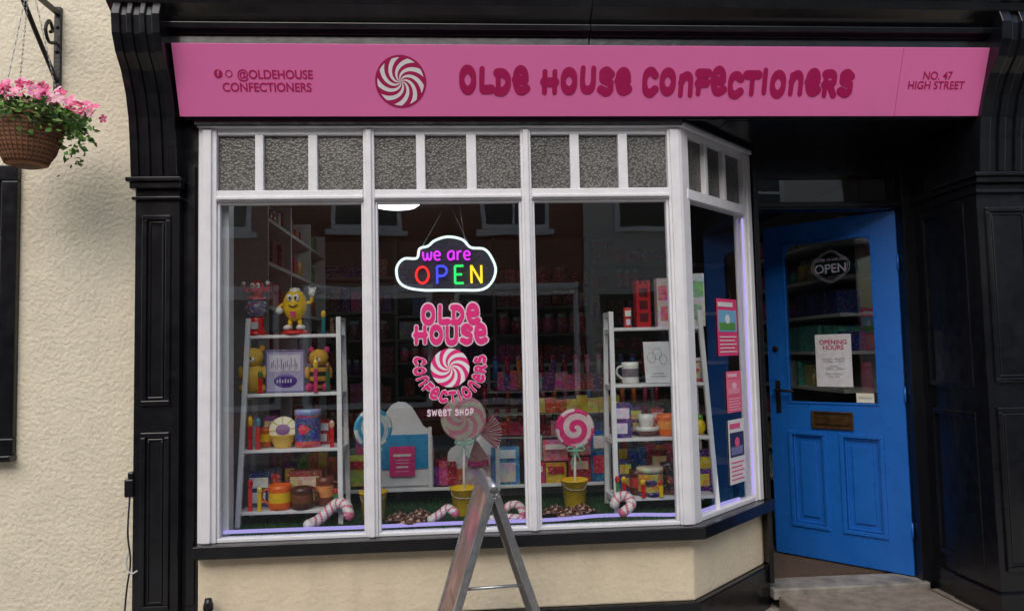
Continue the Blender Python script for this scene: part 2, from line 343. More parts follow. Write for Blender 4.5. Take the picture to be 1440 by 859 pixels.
# pilasters
def pilaster(x0,x1,name):
    g=MB(); zl=2.23
    g.box(x0,x1,-.02,.3,-.05,zl-.05)
    g.box(x0-.015,x1+.015,-.05,.3,zl-.05,zl-.02); g.box(x0-.028,x1+.02,-.065,.3,zl-.02,zl); g.box(x0-.01,x1+.01,-.04,.3,zl-.10,zl-.085)
    g.box(x0-.02,x1+.02,-.045,.3,.0,.2); 
    m=.035
    for (a,b) in ((.30,1.08),(1.20,2.06)):
        g.frame(x0+m,x1-m,a,b,.022,-.034,-.018); g.frame(x0+m+.028,x1-m-.028,a+.028,b-.028,.01,-.027,-.017)
    # console bracket
    prof=[(.1,zl),(-.05,zl),(-.055,zl+.05),(-.065,zl+.16),(-.08,zl+.26),(-.11,zl+.36),(-.16,zl+.45),(-.215,zl+.51),(-.25,zl+.58),(-.26,zl+.66),(-.24,zl+.72),(-.26,zl+.76),(.1,zl+.76)]
    g.prismX(prof,x0,x1)
    rib=[(y-.014 if i not in (0,12) else y,z+(.001 if z>zl else 0)) for i,(y,z) in enumerate(prof)]
    w=(x1-x0)
    for a,b in ((.0,.16),(.30,.42),(.58,.70),(.84,1.0)): g.prismX(rib,x0+w*a-(.004 if a==0 else 0),x0+w*b+(.004 if b==1 else 0))
    g.box(x0-.02,x1+.02,-.29,.2,zl+.76,zl+.80)
    g.build(name,shop,M_black,.004)
pilaster(PIL0,PIL1+.01,'pilaster')
pilaster(RX0,RX0+.30,'pilaster')
g=MB(); g.box(PIL1+.01,BAYL-.004,.03,.3,-.05,zh+.1); g.box(PIL1+.03,BAYL-.02,.018,.03,.3,2.3)
g.box(RX0+.30,RX0+.34,.0,.3,0,3); g.build('pilaster_infill',shop,M_black,.004)
g=MB(); g.box(RX0+.34,9,.16,6,-.1,7); g.build('neighbour_wall',shop,M_stucco)
# stall riser
k=-.02*math.tan(math.radians(22.5))
g=MB(); g.prismZ([(BAYL-.004,.02),(CX+k,.02),(EX-.0142,EY+.0142),(EX+.02,.60),(BAYL-.004,.60)],.22,zs-.075); g.build('stall_riser',shop,M_riser,.008)
g=MB(); g.prismZ([(BAYL-.004,.0),(CX+.01,.0),(EX+.01,EY-.01),(EX+.03,.62),(BAYL-.004,.62)],-.02,.22); g.build('plinth',shop,M_black,.008)
g=MB(); g.prismZ([(BAYL-.004,-.05),(CX+.03,-.05),(EX+.055,EY-.02),(EX+.055,.60),(BAYL-.004,.60)],zs-.07,zs-.012)
g.prismZ([(BAYL-.004,-.02),(CX+.012,-.02),(EX+.02,EY-.01),(EX+.02,.60),(BAYL-.004,.60)],zs-.078,zs-.069)
g.build('window_sill',shop,M_black,.006)
# window bed grass
bed=[(BAYL+.01,.035),(CX-.01,.035),(EX-.03,EY),(EX-.03,.8),(BAYL+.01,.8)]
g=MB(); g.prismZ(bed,zs-.01,zs+.004,C(28,62,30))
for i in range(15000):
    y=random.uniform(.04,.78); x=random.uniform(BAYL+.02,EX-.04)
    if x>CX-.02+(y-.03): continue
    a=random.uniform(0,6.28); h=random.uniform(.008,.02); w=.0018; lx=random.uniform(-.008,.008); ly=random.uniform(-.008,.008)
    k=random.uniform(.6,1.3); c=C(38,98,44); c=(c[0]*k,c[1]*k,c[2]*k,1)
    g.add([(x-w*math.cos(a),y-w*math.sin(a),zs+.004),(x+w*math.cos(a),y+w*math.sin(a),zs+.004),(x+lx,y+ly,zs+.004+h)],[(0,1,2)],c)
g.build('artificial_grass',None,M_grasscol)
# ---- white bay frame
bay=grp('bay_window')
M1=(X(513,0),X(529,0)); M2=(X(738,0),X(753,0)); P0=(BAYL,X(304,0)); P3=(X(948,0),CX)
g=MB()
for a,b in (P0,M1,M2): 
    g.box(a,b,0,.07,zs-.012,zh); 
    g.box(a+(b-a)*.25,b-(b-a)*.25,-.014,.002,zs-.01,zh-.01)
g.prismZ([(P3[0],0),(CX,0),(CX+.05,.05),(CX+.0,.09),(P3[0],.07)],zs-.012,zh)
g.box(P3[0]+.012,CX-.012,-.012,.002,zs-.01,zh-.01)
g.box(BAYL-.003,CX+.004,-.022,.072,zh,zh+.022)
g.box(P0[1],M1[0],.008,.062,zh-.03,zh); g.box(M1[1],M2[0],.008,.062,zh-.03,zh); g.box(M2[1],P3[0],.008,.062,zh-.03,zh)
for a,b in ((P0[1],M1[0]),(M1[1],M2[0]),(M2[1],P3[0])):
    g.box(a,b,-.004,.064,zt0,zt1); g.box(a,b,-.016,.0,zt0+.006,zt0+.022)
    g.box(a,b,.006,.06,zs-.012,zs+.006)
    g.box(a,a+.012,.012,.05,zs+.006,zt0); g.box(b-.012,b,.012,.05,zs+.006,zt0); g.box(a,b,.014,.05,zt0-.012,zt0)
for ua,ub in ((358,370),(433,446),(585,598),(656,670),(802,815),(870,883)):
    g.box(X(ua,0,225),X(ub,0,225),.004,.05,zt1,zh-.03)
g.box(BAYL,P0[1]+.035,.072,.15,zs,zh)
g.build('frame',bay,M_white,.004)
def vplane(g,x0,x1,y,z0,z1): g.quad((x0,y,z0),(x1,y,z0),(x1,y,z1),(x0,y,z1))
g=MB()
for a,b in ((P0[1],M1[0]),(M1[1],M2[0]),(M2[1],P3[0])): vplane(g,a,b,.03,zs,zt0)
g.build('window_glass',bay,M_glass)
g=MB()
for a,b in ((P0[1],M1[0]),(M1[1],M2[0]),(M2[1],P3[0])): vplane(g,a,b,.03,zt1,zh-.03)
g.build('obscured_glass',bay,M_obs)
SL=math.hypot(EX-CX,EY); sd=Vector((EX-CX,EY,0)).normalized(); sn=Vector((sd.y,-sd.x,0))
MS=Matrix(((sd.x,-sn.x,0,CX),(sd.y,-sn.y,0,0),(0,0,1,0),(0,0,0,1)))
g=MB(MS); 
g.box(.003,.045,.006,.07,zs-.012,zh-.002); g.box(SL-.085,SL,0,.07,zs-.012,zh-.002); g.box(SL-.065,SL-.02,-.012,.0,zs-.01,zh-.01)
g.box(0,SL,-.02,.07,zh,zh+.02)
g.box(.045,SL-.085,.004,.06,zh-.03,zh-.002); g.box(.045,SL-.085,-.004,.064,zt0,zt1); g.box(.045,SL-.085,.006,.06,zs-.012,zs+.012)
for t in (.34,.66): g.box(.045+t*(SL-.13)-.016,.045+t*(SL-.13)+.016,.004,.05,zt1,zh-.03)
g.build('side_frame',bay,M_white,.004)
g=MB(MS); vplane(g,.045,SL-.085,.03,zs,zt0); g.build('side_glass',bay,M_glass)
g=MB(MS); vplane(g,.045,SL-.085,.03,zt1,zh-.03); g.build('side_obscured_glass',bay,M_obs)
g=MB(MS); g.box(-.01,SL+.1,-.03,.3,zh+.02,zh+.046); g.build('side_head',bay,M_black,.004)
# ---- doorway
dw=grp('shop_doorway')
g=MB()
ztr0,ztr1=2.205,2.355
g.box(EX+.005,JL,.50,.66,.13,2.5)
g.box(HINX+.005,HINX+.075,.50,.66,.08,2.5)
g.box(JL,HINX+.005,.52,.64,2.165,ztr0); g.box(JL,HINX+.005,.52,.64,ztr1,2.52)
g.box(JL,HINX+.005,.505,.525,2.175,2.19)
g.box(JL,JL+.02,.54,.62,ztr0,ztr1); g.box(HINX-.02,HINX+.005,.54,.62,ztr0,ztr1)
g.box(EX-.3,RX0+.02,.04,.62,zh+.042,zh+.0455)
g.box(HINX+.075,RX0+.2,.0,.66,-.02,2.49)
g.build('door_frame',dw,M_black,.003)
Ml=Matrix(((0,-1,0,HINX+.075),(-1,0,0,.50),(0,0,1,0),(0,0,0,1)))
g=MB(Ml); 
for a,b in ((.28,1.05),(1.17,2.1)): g.frame(.06,.42,a,b,.03,-.002,.014); 
g.box(.0,.49,-.002,.02,2.18,2.22); g.box(0,.49,-.002,.018,.0,.2); g.build('reveal_panelling',dw,M_black,.003)
g=MB(); vplane(g,JL,HINX,.58,ztr0,ztr1); g.build('fanlight_glass',dw,M_glass)
g=MB(); g.box(JL-.02,HINX+.03,.47,.66,.05,.108); g.build('threshold',dw,M_thr,.008)
g=MB(); g.box(JL-.02,HINX+.03,.66,1.55,.05,.095); g.build('lobby_floor',dw,M_thr)
g=MB(); g.box(JL+.02,HINX-.03,.70,1.45,.096,.106); g.build('coir_doormat',None,M_mat)
g=MB(); g.box(EX+.032,RX0+.06,-.5,.469,-.03,.078); g.build('stone_doorstep',None,M_step,.012)
g=MB(); g.box(EX-.005,EX+.02,.66,1.62,.1,2.4,C(70,62,58)); 
for z in (.7,1.0,1.3,1.6,1.9): g.box(EX-.20,EX-.006,.95,1.6,z,z+.018,C(120,112,108))
g.build('lobby_partition',dw,M_matte)
# blue door
door=grp('blue_panelled_door'); dd=Vector((-.654,.757,0)).normalized(); dn=Vector((-.757,-.654,0)).normalized()
MD=Matrix(((dd.x,dn.x,0,HINX-.005),(dd.y,dn.y,0,HINY),(0,0,1,FZ+.004),(0,0,0,1)))
DWD=.80; DH=2.045; T=.044
g=MB(MD)
gx0,gx1,gz0,gz1=.135,.675,.94,1.925
g.box(0,gx0,-T,0,0,DH); g.box(gx1,DWD,-T,0,0,DH); g.box(gx0,gx1,-T,0,gz1,DH); g.box(gx0,gx1,-T,0,.75,gz0); g.box(gx0,gx1,-T,0,0,.19)
pz0,pz1=.19,.75; 
g.box(.362,.462,-T,0,pz0,pz1)
g.box(gx0,.362,-T+.01,-.014,pz0,pz1); g.box(.462,gx1,-T+.01,-.014,pz0,pz1)
rr=.09
for cx,sg in ((gx0,1),(gx1,-1)):
    poly=[(cx,gz1),(cx,gz1-rr)]+[(cx+sg*(rr-rr*math.cos(a)),gz1-rr+rr*math.sin(a)) for a in [math.pi/2*i/8 for i in range(1,9)]]
    g.prismY(poly,-T+.003,-.002)
g.build('leaf',door,M_blue,.003)
g=MB(MD)
for a,b in ((gx0,.362),(.462,gx1)):
    g.frame(a-.012,b+.012,pz0-.012,pz1+.012,.024,-.008,.010); g.frame(a+.014,b-.014,pz0+.014,pz1-.014,.012,-.016,-.003)
    g.box(a+.055,b-.055,-.016,-.004,pz0+.055,pz1-.055)
g.frame(gx0-.002,gx1+.002,gz0-.01,gz1-.0,.012,-.01,.006)
g.build('panel_mouldings',door,M_blue,.003)
g=MB(MD); vplane(g,gx0,gx1,-.02,gz0,gz1); g.build('door_glass',door,M_glass)
g=MB(MD); g.box(.29,.53,0,.006,.785,.885); g.frame(.285,.535,.782,.888,.012,.004,.012); g.box(.315,.505,.006,.014,.81,.86); g.build('letterbox',door,M_brass,.003)
g=MB(MD); g.box(.725,.755,0,.008,.87,1.07); g.tube([(.74,0,1.01),(.74,.05,1.01),(.71,.055,1.01),(.62,.055,1.005)],.009,seg=8); g.tube([(.745,0,1.27),(.745,.012,1.27)],.018,seg=14); g.build('lever_handle',door,M_iron,.002)
g=MB(MD); 
for z in (.2,.95,1.7): g.tube([(-.004,.004,z),(-.004,.004,z+.09)],.006)
g.build('hinges',door,M_blue)
def dM(a,z,b=.004): 
    p=MD@Vector((a,b,z)); return planeM(p,-dd,(0,0,1))
g=MB(MD); g.box(.285,.50,-.0175,-.0165,1.035,1.35,(.66,.66,.70,1)); g.build('opening_hours_notice',door,M_matte)
M_ink=surf('ink_grey',C(110,110,130),.6); M_magink=surf('ink_magenta',C(180,18,92),.5,var=.03)
text('notice_heading','OPENING\nHOURS',.038,dM(.392,1.285,-.0155),M_magink,door,bold=.0008)
text('notice_lines','monday - saturday\n10.00am - 5.00pm\n\nsunday\n11.00am - 4.00pm\n\nbank holidays\nmay vary',.018,dM(.392,1.15,-.0155),M_ink,door)
g=MB(MD); g.box(.17,.27,-.0175,-.0165,.945,1.0,C(225,225,205)); g.build('door_sticker',door,M_matte)
text('sticker_text','Welcome',.019,dM(.22,.973,-.0155),M_ink,door)
M_ghost=surf('white_vinyl',(.36,.33,.42,1),.5)
g=MB(MD); n=40
def pt(i,kk): 
    t=2*math.pi*i/n; return (.385+.115*kk*math.cos(t),-.017,1.76+.088*kk*math.sin(t)*(1+.12*math.cos(4*t)))
for kk in (1.0,.9): g.tube([pt(i,kk) for i in range(n)],.0014,closed=True,seg=4)
g.build('open_badge_ring',door,M_ghost)
text('open_badge','OPEN',.075,dM(.385,1.745,-.015),M_ghost,door,bold=.001); text('open_badge_top','COME IN WE ARE',.024,dM(.385,1.80,-.015),M_ghost,door)
# ============================================================ FASCIA SIGN
sign=grp('shop_fascia_sign')
su=Vector((0,sy1-sy0,sz1-sz0)); SH=su.length; su.normalize(); so=Vector((sxl,sy0,sz0)); sr=Vector((1,0,0))
SW=sxr-sxl
MSg=planeM(so,sr,su)
def sxm(u): return SW*(u-246)/(1398-246)
g=MB(MSg); seam=sxm(1256)
g.box(0,seam-.0008,0,SH,-.03,0); g.box(seam+.0008,SW,0,SH,-.03,0.0006)
g.build('board',sign,M_pink,.002)
g=MB(); g.prismX([(sy0+.035,sz0-.004),(sy1+.035,sz1-.01),(-.02,sz1-.01),(-.02,sz0-.004)],sxl+.01,sxr-.01); g.build('backing_box',sign,M_black)
def smap(ox,oy): return lambda x,y,z: MSg@Vector((ox+x,oy+y,.0015+z))
g=MB(); h=.106
wA=sxm(864)-sxm(627); wB=sxm(1186)-sxm(883)
funky(g,'OLDe HOUSe',wA,h,.15,smap(sxm(627),SH*.34),MAG,jit=.05,gap=.24)
funky(g,'COnFeCTIOneRS',wB,h,.15,smap(sxm(883),SH*.31),MAG,jit=.07,gap=.24)
g.build('title_lettering',sign,M_vinyl)
g=MB(); swirl(g,.106,smap(sxm(546),SH*.49),MAG,WHT,n=9,twist=1.9,curve=.75)
n=48; g.add([smap(sxm(546),SH*.49)(.106*math.cos(2*math.pi*i/n),.106*math.sin(2*math.pi*i/n),.0002) for i in range(n)]+[smap(sxm(546),SH*.49)(.116*math.cos(2*math.pi*i/n),.116*math.sin(2*math.pi*i/n),.0002) for i in range(n)],[(i,(i+1)%n,n+(i+1)%n,n+i) for i in range(n)],MAG)
g.build('peppermint_swirl_logo',sign,M_vinyl)
text('handle_text','@OLDEHOUSE',.054,MSg@Matrix.Translation((sxm(378),SH*.575,.0015)),M_magink,sign,bold=.0010,sx=.92)
text('handle_text','CONFECTIONERS',.054,MSg@Matrix.Translation((sxm(366),SH*.40,.0015)),M_magink,sign,bold=.0010,sx=.92)
text('address_text','NO. 47\nHIGH STREET',.052,MSg@Matrix.Translation((sxm(1312),SH*.52,.0022)),M_magink,sign,bold=.0007,sx=.92)
g=MB(); mm=smap(sxm(303),SH*.59); 
g.add([mm(.019*math.cos(2*math.pi*i/20),.019*math.sin(2*math.pi*i/20),0) for i in range(20)],[tuple(range(20))],MAG)
mm2=smap(sxm(317),SH*.59); g.add([mm2(.016*k*math.cos(2*math.pi*i/20),.016*k*math.sin(2*math.pi*i/20),0) for k in (1,.75) for i in range(20)],[(i,(i+1)%20,20+(i+1)%20,20+i) for i in range(20)],MAG)
g.build('social_icons',sign,M_vinyl)
text('icon_letter','f',.034,MSg@Matrix.Translation((sxm(303),SH*.59,.003)),M_pink,sign,bold=.0008)
# ============================================================ window vinyl logo
vl=grp('window_vinyl_logo'); g=MB(); yv=.036
px=3.536/F
def vm(u,v): 
    x,z=W(u,v,yv); return lambda a,b,c: (x+a,yv-.008-c,z+b)
DP=C(226,40,125)
LT=(.80,.62,.72,1)
for tt,cc,o1 in ((.19,LT,-.0008),(.125,DP,.0014)):
    funky(g,'OLDe',80*px,26*px,tt,lambda a,b,c:vm(593,456)(a,b,c*.4+o1),cc,.02,gap=.2)
    funky(g,'HOUSe',100*px,25*px,tt,lambda a,b,c:vm(583,484)(a,b,c*.4+o1),cc,.02,gap=.2)
swirl(g,27*px,vm(633,517),DP,WHT,n=8,twist=1.9,curve=.75)
cxx,czz=W(633,515,yv); RA=35*px; hh=15*px; LA=math.radians(215); a0=math.radians(270)-LA/2
def arcmap(off):
    def f(a,b,c):
        th=a0+LA*a; r=RA+(hh-b); return (cxx+r*math.cos(th),yv-.008-c*.4-off,czz+r*math.sin(th))
    return f
def funkyarc(mb,txt,t,off,col):
    k=LA*(RA+hh/2)
    for c,x0,w,s in letters(txt,1.0,1,.26):
        for pts,cl in G[c][1]:
            ribbon(mb,[((x0+px_*s)*k,py*hh) for px_,py in pts],t*hh,lambda a,b,cc:arcmap(off)(a/k,b,cc),col,cl)
funkyarc(g,'COnFeCTIOneRS',.18,-.0008,LT); funkyarc(g,'COnFeCTIOneRS',.12,.0014,DP)
funky(g,'SWeeT SHOP',64*px,9*px,.1,vm(601,585),LT,gap=.25)
g.build('lettering',vl,M_vinyl)
# ============================================================ neon open sign
ne=grp('neon_open_sign'); yn=.12
pn=(3.5+yn)/F
def nm(u,v): return Vector((W(u,v,yn)[0],yn,W(u,v,yn)[1]))
cl=[(572,404),(560,394),(558,376),(568,364),(586,363),(590,350),(602,346),(612,338),(630,333),(650,337),(662,348),(680,350),(690,360),(697,378),(692,396),(678,407),(650,408),(620,408),(595,408)]
ctr=catm([nm(a,b) for a,b in cl],5,True)
g=MB(); g.tube(ctr,.0062,(.78,.98,.95,1),closed=True); 
def neontext(txt,u0,u1,v0,v1,cols,r,gap):
    w=(u1-u0)*pn; h=(v0-v1)*pn; b=nm(u0,v0)
    for i,(c,x0,ww,s) in enumerate(letters(txt,w,h,gap)):
        for pts,clo in G[c][1]:
            g.tube(catm([(b.x+x0+p*s,yn-.006-.001*(i%2),b.z+q*h) for p,q in pts],5,bool(clo)),r,cols[i%len(cols)],closed=bool(clo),seg=6)
neontext('we are',594,662,367,353,[(.75,.04,.95,1)],.0046,.12)
neontext('OPEN',583,680,401,373,[(1,.03,.03,1),(.06,.08,1,1),(.03,.85,.15,1),(1,.72,.03,1)],.0058,.22)
g.build('neon_tubes',ne,M_neon)
g=MB(); o=[(p.x,p.z) for p in ctr]; g.prismY(o,yn+.008,yn+.012,(.035,.04,.065,1)); g.build('backing_panel',ne,M_gloss)
g=MB(); g.tube([nm(594,346),nm(630,283)],.0016,seg=4); g.tube([nm(662,350),nm(630,283)],.0016,seg=4); g.tube([nm(655,346),nm(645,283)],.0022,seg=4); g.build('hanging_wires',ne,M_alu)
# ============================================================ A-board
ab=grp('a_board_sign'); an=Vector((.110,-.80,0)); af=Vector((.075,-.42,0)); adir=(af-an); AW=adir.length; adir.normalize()
zr=.915; side=Vector((adir.y,-adir.x,0))
if side.x<0: side=-side
def panel(sgn):
    foot=side*sgn*.30; up=(Vector((an.x,an.y,zr))-(Vector((an.x,an.y,0))+foot)); L=up.length; up.normalize()
    o=Vector((an.x,an.y,.0))+foot
    nrm=adir.cross(up)*-1
    if nrm.dot(side*sgn)<0: nrm=-nrm
    return Matrix(((adir.x,nrm.x,up.x,o.x),(adir.y,nrm.y,up.y,o.y),(adir.z,nrm.z,up.z,o.z),(0,0,0,1))),L
for sg in (-1,1):
    Mp,L=panel(sg); g=MB(Mp)
    g.frame(0,AW,.06,L,.03,-.012,.014); g.box(.03,AW-.03,-.006,-.002,.09,L-.03)
    g.box(.003,.03,-.01,.01,0,.06); g.box(AW-.03,AW-.003,-.01,.01,0,.06)
    g.box(-.002,0,-.004,.006,.08,L-.02)
    g.build('aluminium_frame',ab,M_alu,.003)
    g=MB(Mp); g.box(.03,AW-.03,.002,.006,.09,L-.03,C(165,132,122)); 
    for i in range(5): 
        z=.15+i*.09; g.box(.09,AW-.09-.03*(i%3),.006,.0063,z,z+.02,C(140,96,98))
    g.box(.06,AW-.06,.006,.0064,L-.24,L-.12,C(176,118,124))
    g.build('poster',ab,M_poster)
    g=MB(Mp); g.box(.028,AW-.028,-.0105,-.007,.088,L-.028,(.30,.30,.31,1)); g.build('back_sheet',ab,M_matte)
g=MB()
for z in (.42,.57): 
    hw=.30*(1-z/zr); c_=Vector((an.x,an.y,z))+adir*.012; g.tube([c_-side*hw,c_+side*hw],.0055)
g.tube([Vector((an.x,an.y,zr+.006))-adir*.004,Vector((af.x,af.y,zr+.006))],.014,seg=10)
g.build('stay_bars_and_hinge',ab,M_alu)
# ============================================================ hanging basket
hb=grp('hanging_flower_basket'); bx,by,bz=X(38,-.28,190),-.28,Z(172,-.28,38)
g=MB(); br=.132
prof=[]; cols=[]
for i in range(23):
    t=i/22; r=br*math.sin(math.pi/2*(0.30+.70*t)**.9) if t>0 else .055; prof.append((r+(.004 if i%2 else 0),-.19*(1-t))); cols.append(C(150,104,74) if i%2 else C(98,62,44))
prof=[(.001,-.19)]+prof+[(br+.012,.0),(br+.012,.014),(br-.01,.014),(br-.02,-.03),(.001,-.03)]
g.lathe(bx,by,bz,prof,cols,36); 
for j in range(36):
    a=2*math.pi*j/36; g.tube([(bx+(r+.001)*math.cos(a),by+(r+.001)*math.sin(a),bz+z) for r,z in prof[2:23:3]],.003,C(124,84,58),seg=5)
g.build('woven_basket',hb,M_matte)
g=MB()
def leaf(g,p,s,c):
    d=Vector((random.gauss(0,1),random.gauss(0,1),random.gauss(0,.7))).normalized(); q=Vector((random.gauss(0,1),random.gauss(0,1),random.gauss(0,1))); q=(q-d*q.dot(d)).normalized(); n=d.cross(q)
    g.add([p,p+d*s*.5+q*s*.32+n*s*.08,p+d*s,p+d*s*.5-q*s*.32+n*s*.08],[(0,1,2),(0,2,3)],c)
LG=[C(78,120,52),C(110,155,66),C(52,88,40),C(150,180,95)]
for i in range(1300):
    a=random.uniform(0,6.28); r=.19*math.sqrt(random.random()); z=.01+.085*random.random()*(1-(r/.21)**2)+random.uniform(-.02,.02)
    if r>.13: z-=random.uniform(0,.04)
    leaf(g,Vector((bx+r*math.cos(a)*1.15,by+r*math.sin(a),bz+z)),random.uniform(.016,.034),random.choice(LG))
for st in range(8):
    a=[-.15,-.1,-.4,.2,-2.6,-1.0,-.6,.1][st]; r=.15; ln=random.uniform(.05,.12)
    if st<2: ln=.23-.05*st; r=.20+.03*st
    for k in range(40 if st<2 else 16):
        t=k/(40 if st<2 else 16); leaf(g,Vector((bx+(r+.03*math.sin(t*4))*math.cos(a),by+(r+.02*t)*math.sin(a),bz+.02-ln*t))+Vector([random.gauss(0,.015) for _ in range(3)]),random.uniform(.02,.042),random.choice(LG))
g.build('foliage',hb,M_leaf)
g=MB(); PK=[C(245,100,158),C(252,155,190),C(235,80,138),C(253,195,210)]
def flower(p,s,c):
    n=Vector((random.gauss(0,.6),-1+random.gauss(0,.3),random.gauss(.6,.5))).normalized(); q=n.cross(Vector((.3,.2,1))).normalized(); w=n.cross(q)
    for k in range(5):
        a=2*math.pi*k/5; b=a+.55; e=a-.55
        f=lambda an,r,l:p+(q*math.cos(an)+w*math.sin(an))*r*s+n*l*s
        g.add([p,f(e,.7,.18),f(a-.2,1,.12),f(a+.2,1,.12),f(b,.7,.18)],[(0,1,2,3,4)],c)
    g.add([p+n*s*.1+q*s*.14,p+n*s*.1+w*s*.14,p+n*s*.1-q*s*.14,p+n*s*.1-w*s*.14],[(0,1,2,3)],C(250,225,160))
for i in range(115):
    a=random.uniform(0,6.28); r=.21*math.sqrt(random.random()); z=.04+.12*(1-(r/.24)**2)*random.uniform(.45,1.1)
    flower(Vector((bx+r*math.cos(a)*1.2,by+r*math.sin(a)*1.05,bz+z)),random.uniform(.018,.03),random.choice(PK))
for p in [(.27,0,.04),(.3,.02,.02),(.285,-.02,.06),(.25,-.03,.07)]: flower(Vector((bx,by,bz))+Vector(p),.02,PK[0])
g.build('pink_blossom',hb,M_leaf)
g=MB(); hook=Vector((bx,by,3.05))
for a in (.3,2.4,4.5):
    e=Vector((bx+br*math.cos(a),by+br*math.sin(a),bz+.01)); n=34
    for k in range(n):
        p=e.lerp(hook,k/n); q=e.lerp(hook,(k+.85)/n); sd_=Vector((.004,0,0)) if k%2 else Vector((0,.004,0))
        g.tube([p,p.lerp(q,.5)+sd_,q,p.lerp(q,.5)-sd_],.0015,seg=4,closed=True)
g.build('chains',hb,M_alu)
brk=grp('wrought_iron_bracket'); kx=X(80,.12,80); g=MB()
g.box(kx-.014,kx+.014,.118,.138,2.68,3.10); g.box(kx-.010,kx+.010,-.36,.118,3.06,3.08)
g.tube(catm([(kx,.115,2.74),(kx,.05,2.80),(kx,-.06,2.90),(kx,-.16,3.0),(kx,-.2,3.06)],6),.011)
g.tube(catm([(kx,.11,2.92),(kx,.05,2.9),(kx,.02,2.95),(kx,.05,3.0),(kx,.08,2.97),(kx,.06,2.95)],6),.008)
g.tube([(kx,-.30,3.06),(bx,by,3.05)],.006)
for z in (2.71,2.88,3.0): g.tube([(kx,.12,z),(kx,.108,z)],.008,seg=6)
g.build('ironwork',brk,M_iron,.002)
# ============================================================ cable & pipe
ce=grp('electrical_cable'); cxw=PIL0-.012; g=MB()
zb=Z(685,-.01,190); g.box(cxw-.02,cxw+.02,-.035,.10,zb-.04,zb+.04); g.box(cxw-.008,cxw+.018,-.03,.05,zb+.04,zb+.07)
g.build('switch_box',ce,M_black,.006)
g=MB(); g.tube(catm([(cxw,-.02,zb-.04),(cxw-.005,-.025,zb-.2),(cxw+.01,-.03,zb-.32),(cxw-.01,-.02,zb-.45),(cxw-.05,.03,zb-.7)],6),.004,C(25,25,25)); g.tube(catm([(cxw,-.03,zb-.28),(cxw-.008,-.03,zb-.33),(cxw+.012,-.032,zb-.37),(cxw+.04,-.03,zb-.36)],6),.004,C(200,200,200)); g.build('cable',ce,M_matte)
g=MB(); xx,zz=W(293,850,-.03); g.lathe(xx,-.03,0,[(.001,zz+.03),(.014,zz+.028),(.018,zz+.01),(.022,zz),(.022,zz-.02),(.018,zz-.02),(.018,.0)],(.012,.012,.012,1),14); g.build('vent_pipe',None,M_gloss)
# ============================================================ INTERIOR
room=grp('shop_interior'); RL=-1.42; RR=2.75; RB=3.9
g=MB(); g.box(RL-.05,RR+.05,1.56,RB,.04,.10); g.box(RL-.05,JL-.03,.62,1.559,.04,.10); g.build('floor',room,M_floorin)
g=MB(); g.box(RL-.05,RR+.05,.64,RB,zh+.05,zh+.09); g.box(RL-.05,RL,.3,RB,.1,zh+.05); g.box(RR,RR+.05,.67,RB,.1,zh+.05); g.box(RL,RR,RB,RB+.05,.1,zh+.05)
g.box(BAYL-.004,EX-.0,.602,.64,.1,zs-.08)
g.prismZ([(BAYL-.004,.075),(CX-.03,.075),(EX-.06,EY),(EX-.06,.64),(BAYL-.004,.64)],zh+.023,zh+.04)
g.build('walls_and_ceiling',room,M_wall)
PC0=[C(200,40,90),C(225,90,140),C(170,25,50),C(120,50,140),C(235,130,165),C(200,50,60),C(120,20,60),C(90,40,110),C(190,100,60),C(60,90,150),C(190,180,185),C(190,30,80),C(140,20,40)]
PC=[(a*.55,b*.55,c*.6,1) for a,b,c,_ in PC0]  # palette darkened: shade of the deep interior put into the packet colours
PCM=[(a*.75,b*.75,c*.75,1) for a,b,c,_ in PC0]  # milder darkening, interior shade in the colour of nearer packets
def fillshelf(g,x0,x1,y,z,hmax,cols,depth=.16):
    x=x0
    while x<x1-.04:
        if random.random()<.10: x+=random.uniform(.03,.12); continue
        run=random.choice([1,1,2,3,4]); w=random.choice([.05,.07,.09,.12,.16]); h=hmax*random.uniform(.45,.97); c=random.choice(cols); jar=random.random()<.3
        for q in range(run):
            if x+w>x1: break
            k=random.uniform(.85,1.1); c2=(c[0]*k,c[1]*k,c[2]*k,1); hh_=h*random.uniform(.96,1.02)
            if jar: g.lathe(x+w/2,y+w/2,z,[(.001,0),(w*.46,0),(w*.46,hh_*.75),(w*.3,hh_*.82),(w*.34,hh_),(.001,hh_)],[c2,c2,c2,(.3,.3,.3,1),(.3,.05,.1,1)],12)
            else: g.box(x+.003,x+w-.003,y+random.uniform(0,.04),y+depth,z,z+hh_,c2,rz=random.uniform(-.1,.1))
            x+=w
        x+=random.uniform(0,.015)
bs=grp('back_wall_shelving'); g=MB(); gp=MB(); yb=3.0
sx_=[RL+.05,-.55,.3,1.15,2.0,RR-.05]
for b in range(5):
    z=.35; 
    while z<2.2:
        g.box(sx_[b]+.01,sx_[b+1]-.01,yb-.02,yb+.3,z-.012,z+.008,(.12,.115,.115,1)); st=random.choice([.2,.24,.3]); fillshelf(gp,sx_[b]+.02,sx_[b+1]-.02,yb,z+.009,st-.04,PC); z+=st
for x in sx_: g.box(x-.012,x+.012,yb-.022,yb+.3,.10,2.4,(.10,.10,.10,1))
g.build('shelves',bs,M_matte); gp.build('sweet_packets',bs,M_print)
ls=grp('wall_shelving'); g=MB(); gp=MB()
Mx=Matrix(((0,-1,0,RL),(1,0,0,0),(0,0,1,0),(0,0,0,1)))
g.M=Mx; gp.M=Mx
for i in range(8):
    z=.4+i*.26; g.box(.95,2.8,-.30,-.01,z-.012,z+.01,(.5,.5,.5,1)); fillshelf(gp,1.0,2.75,-.26,z+.011,.19,PCM+[C(80,150,90),C(200,160,60)],.18)
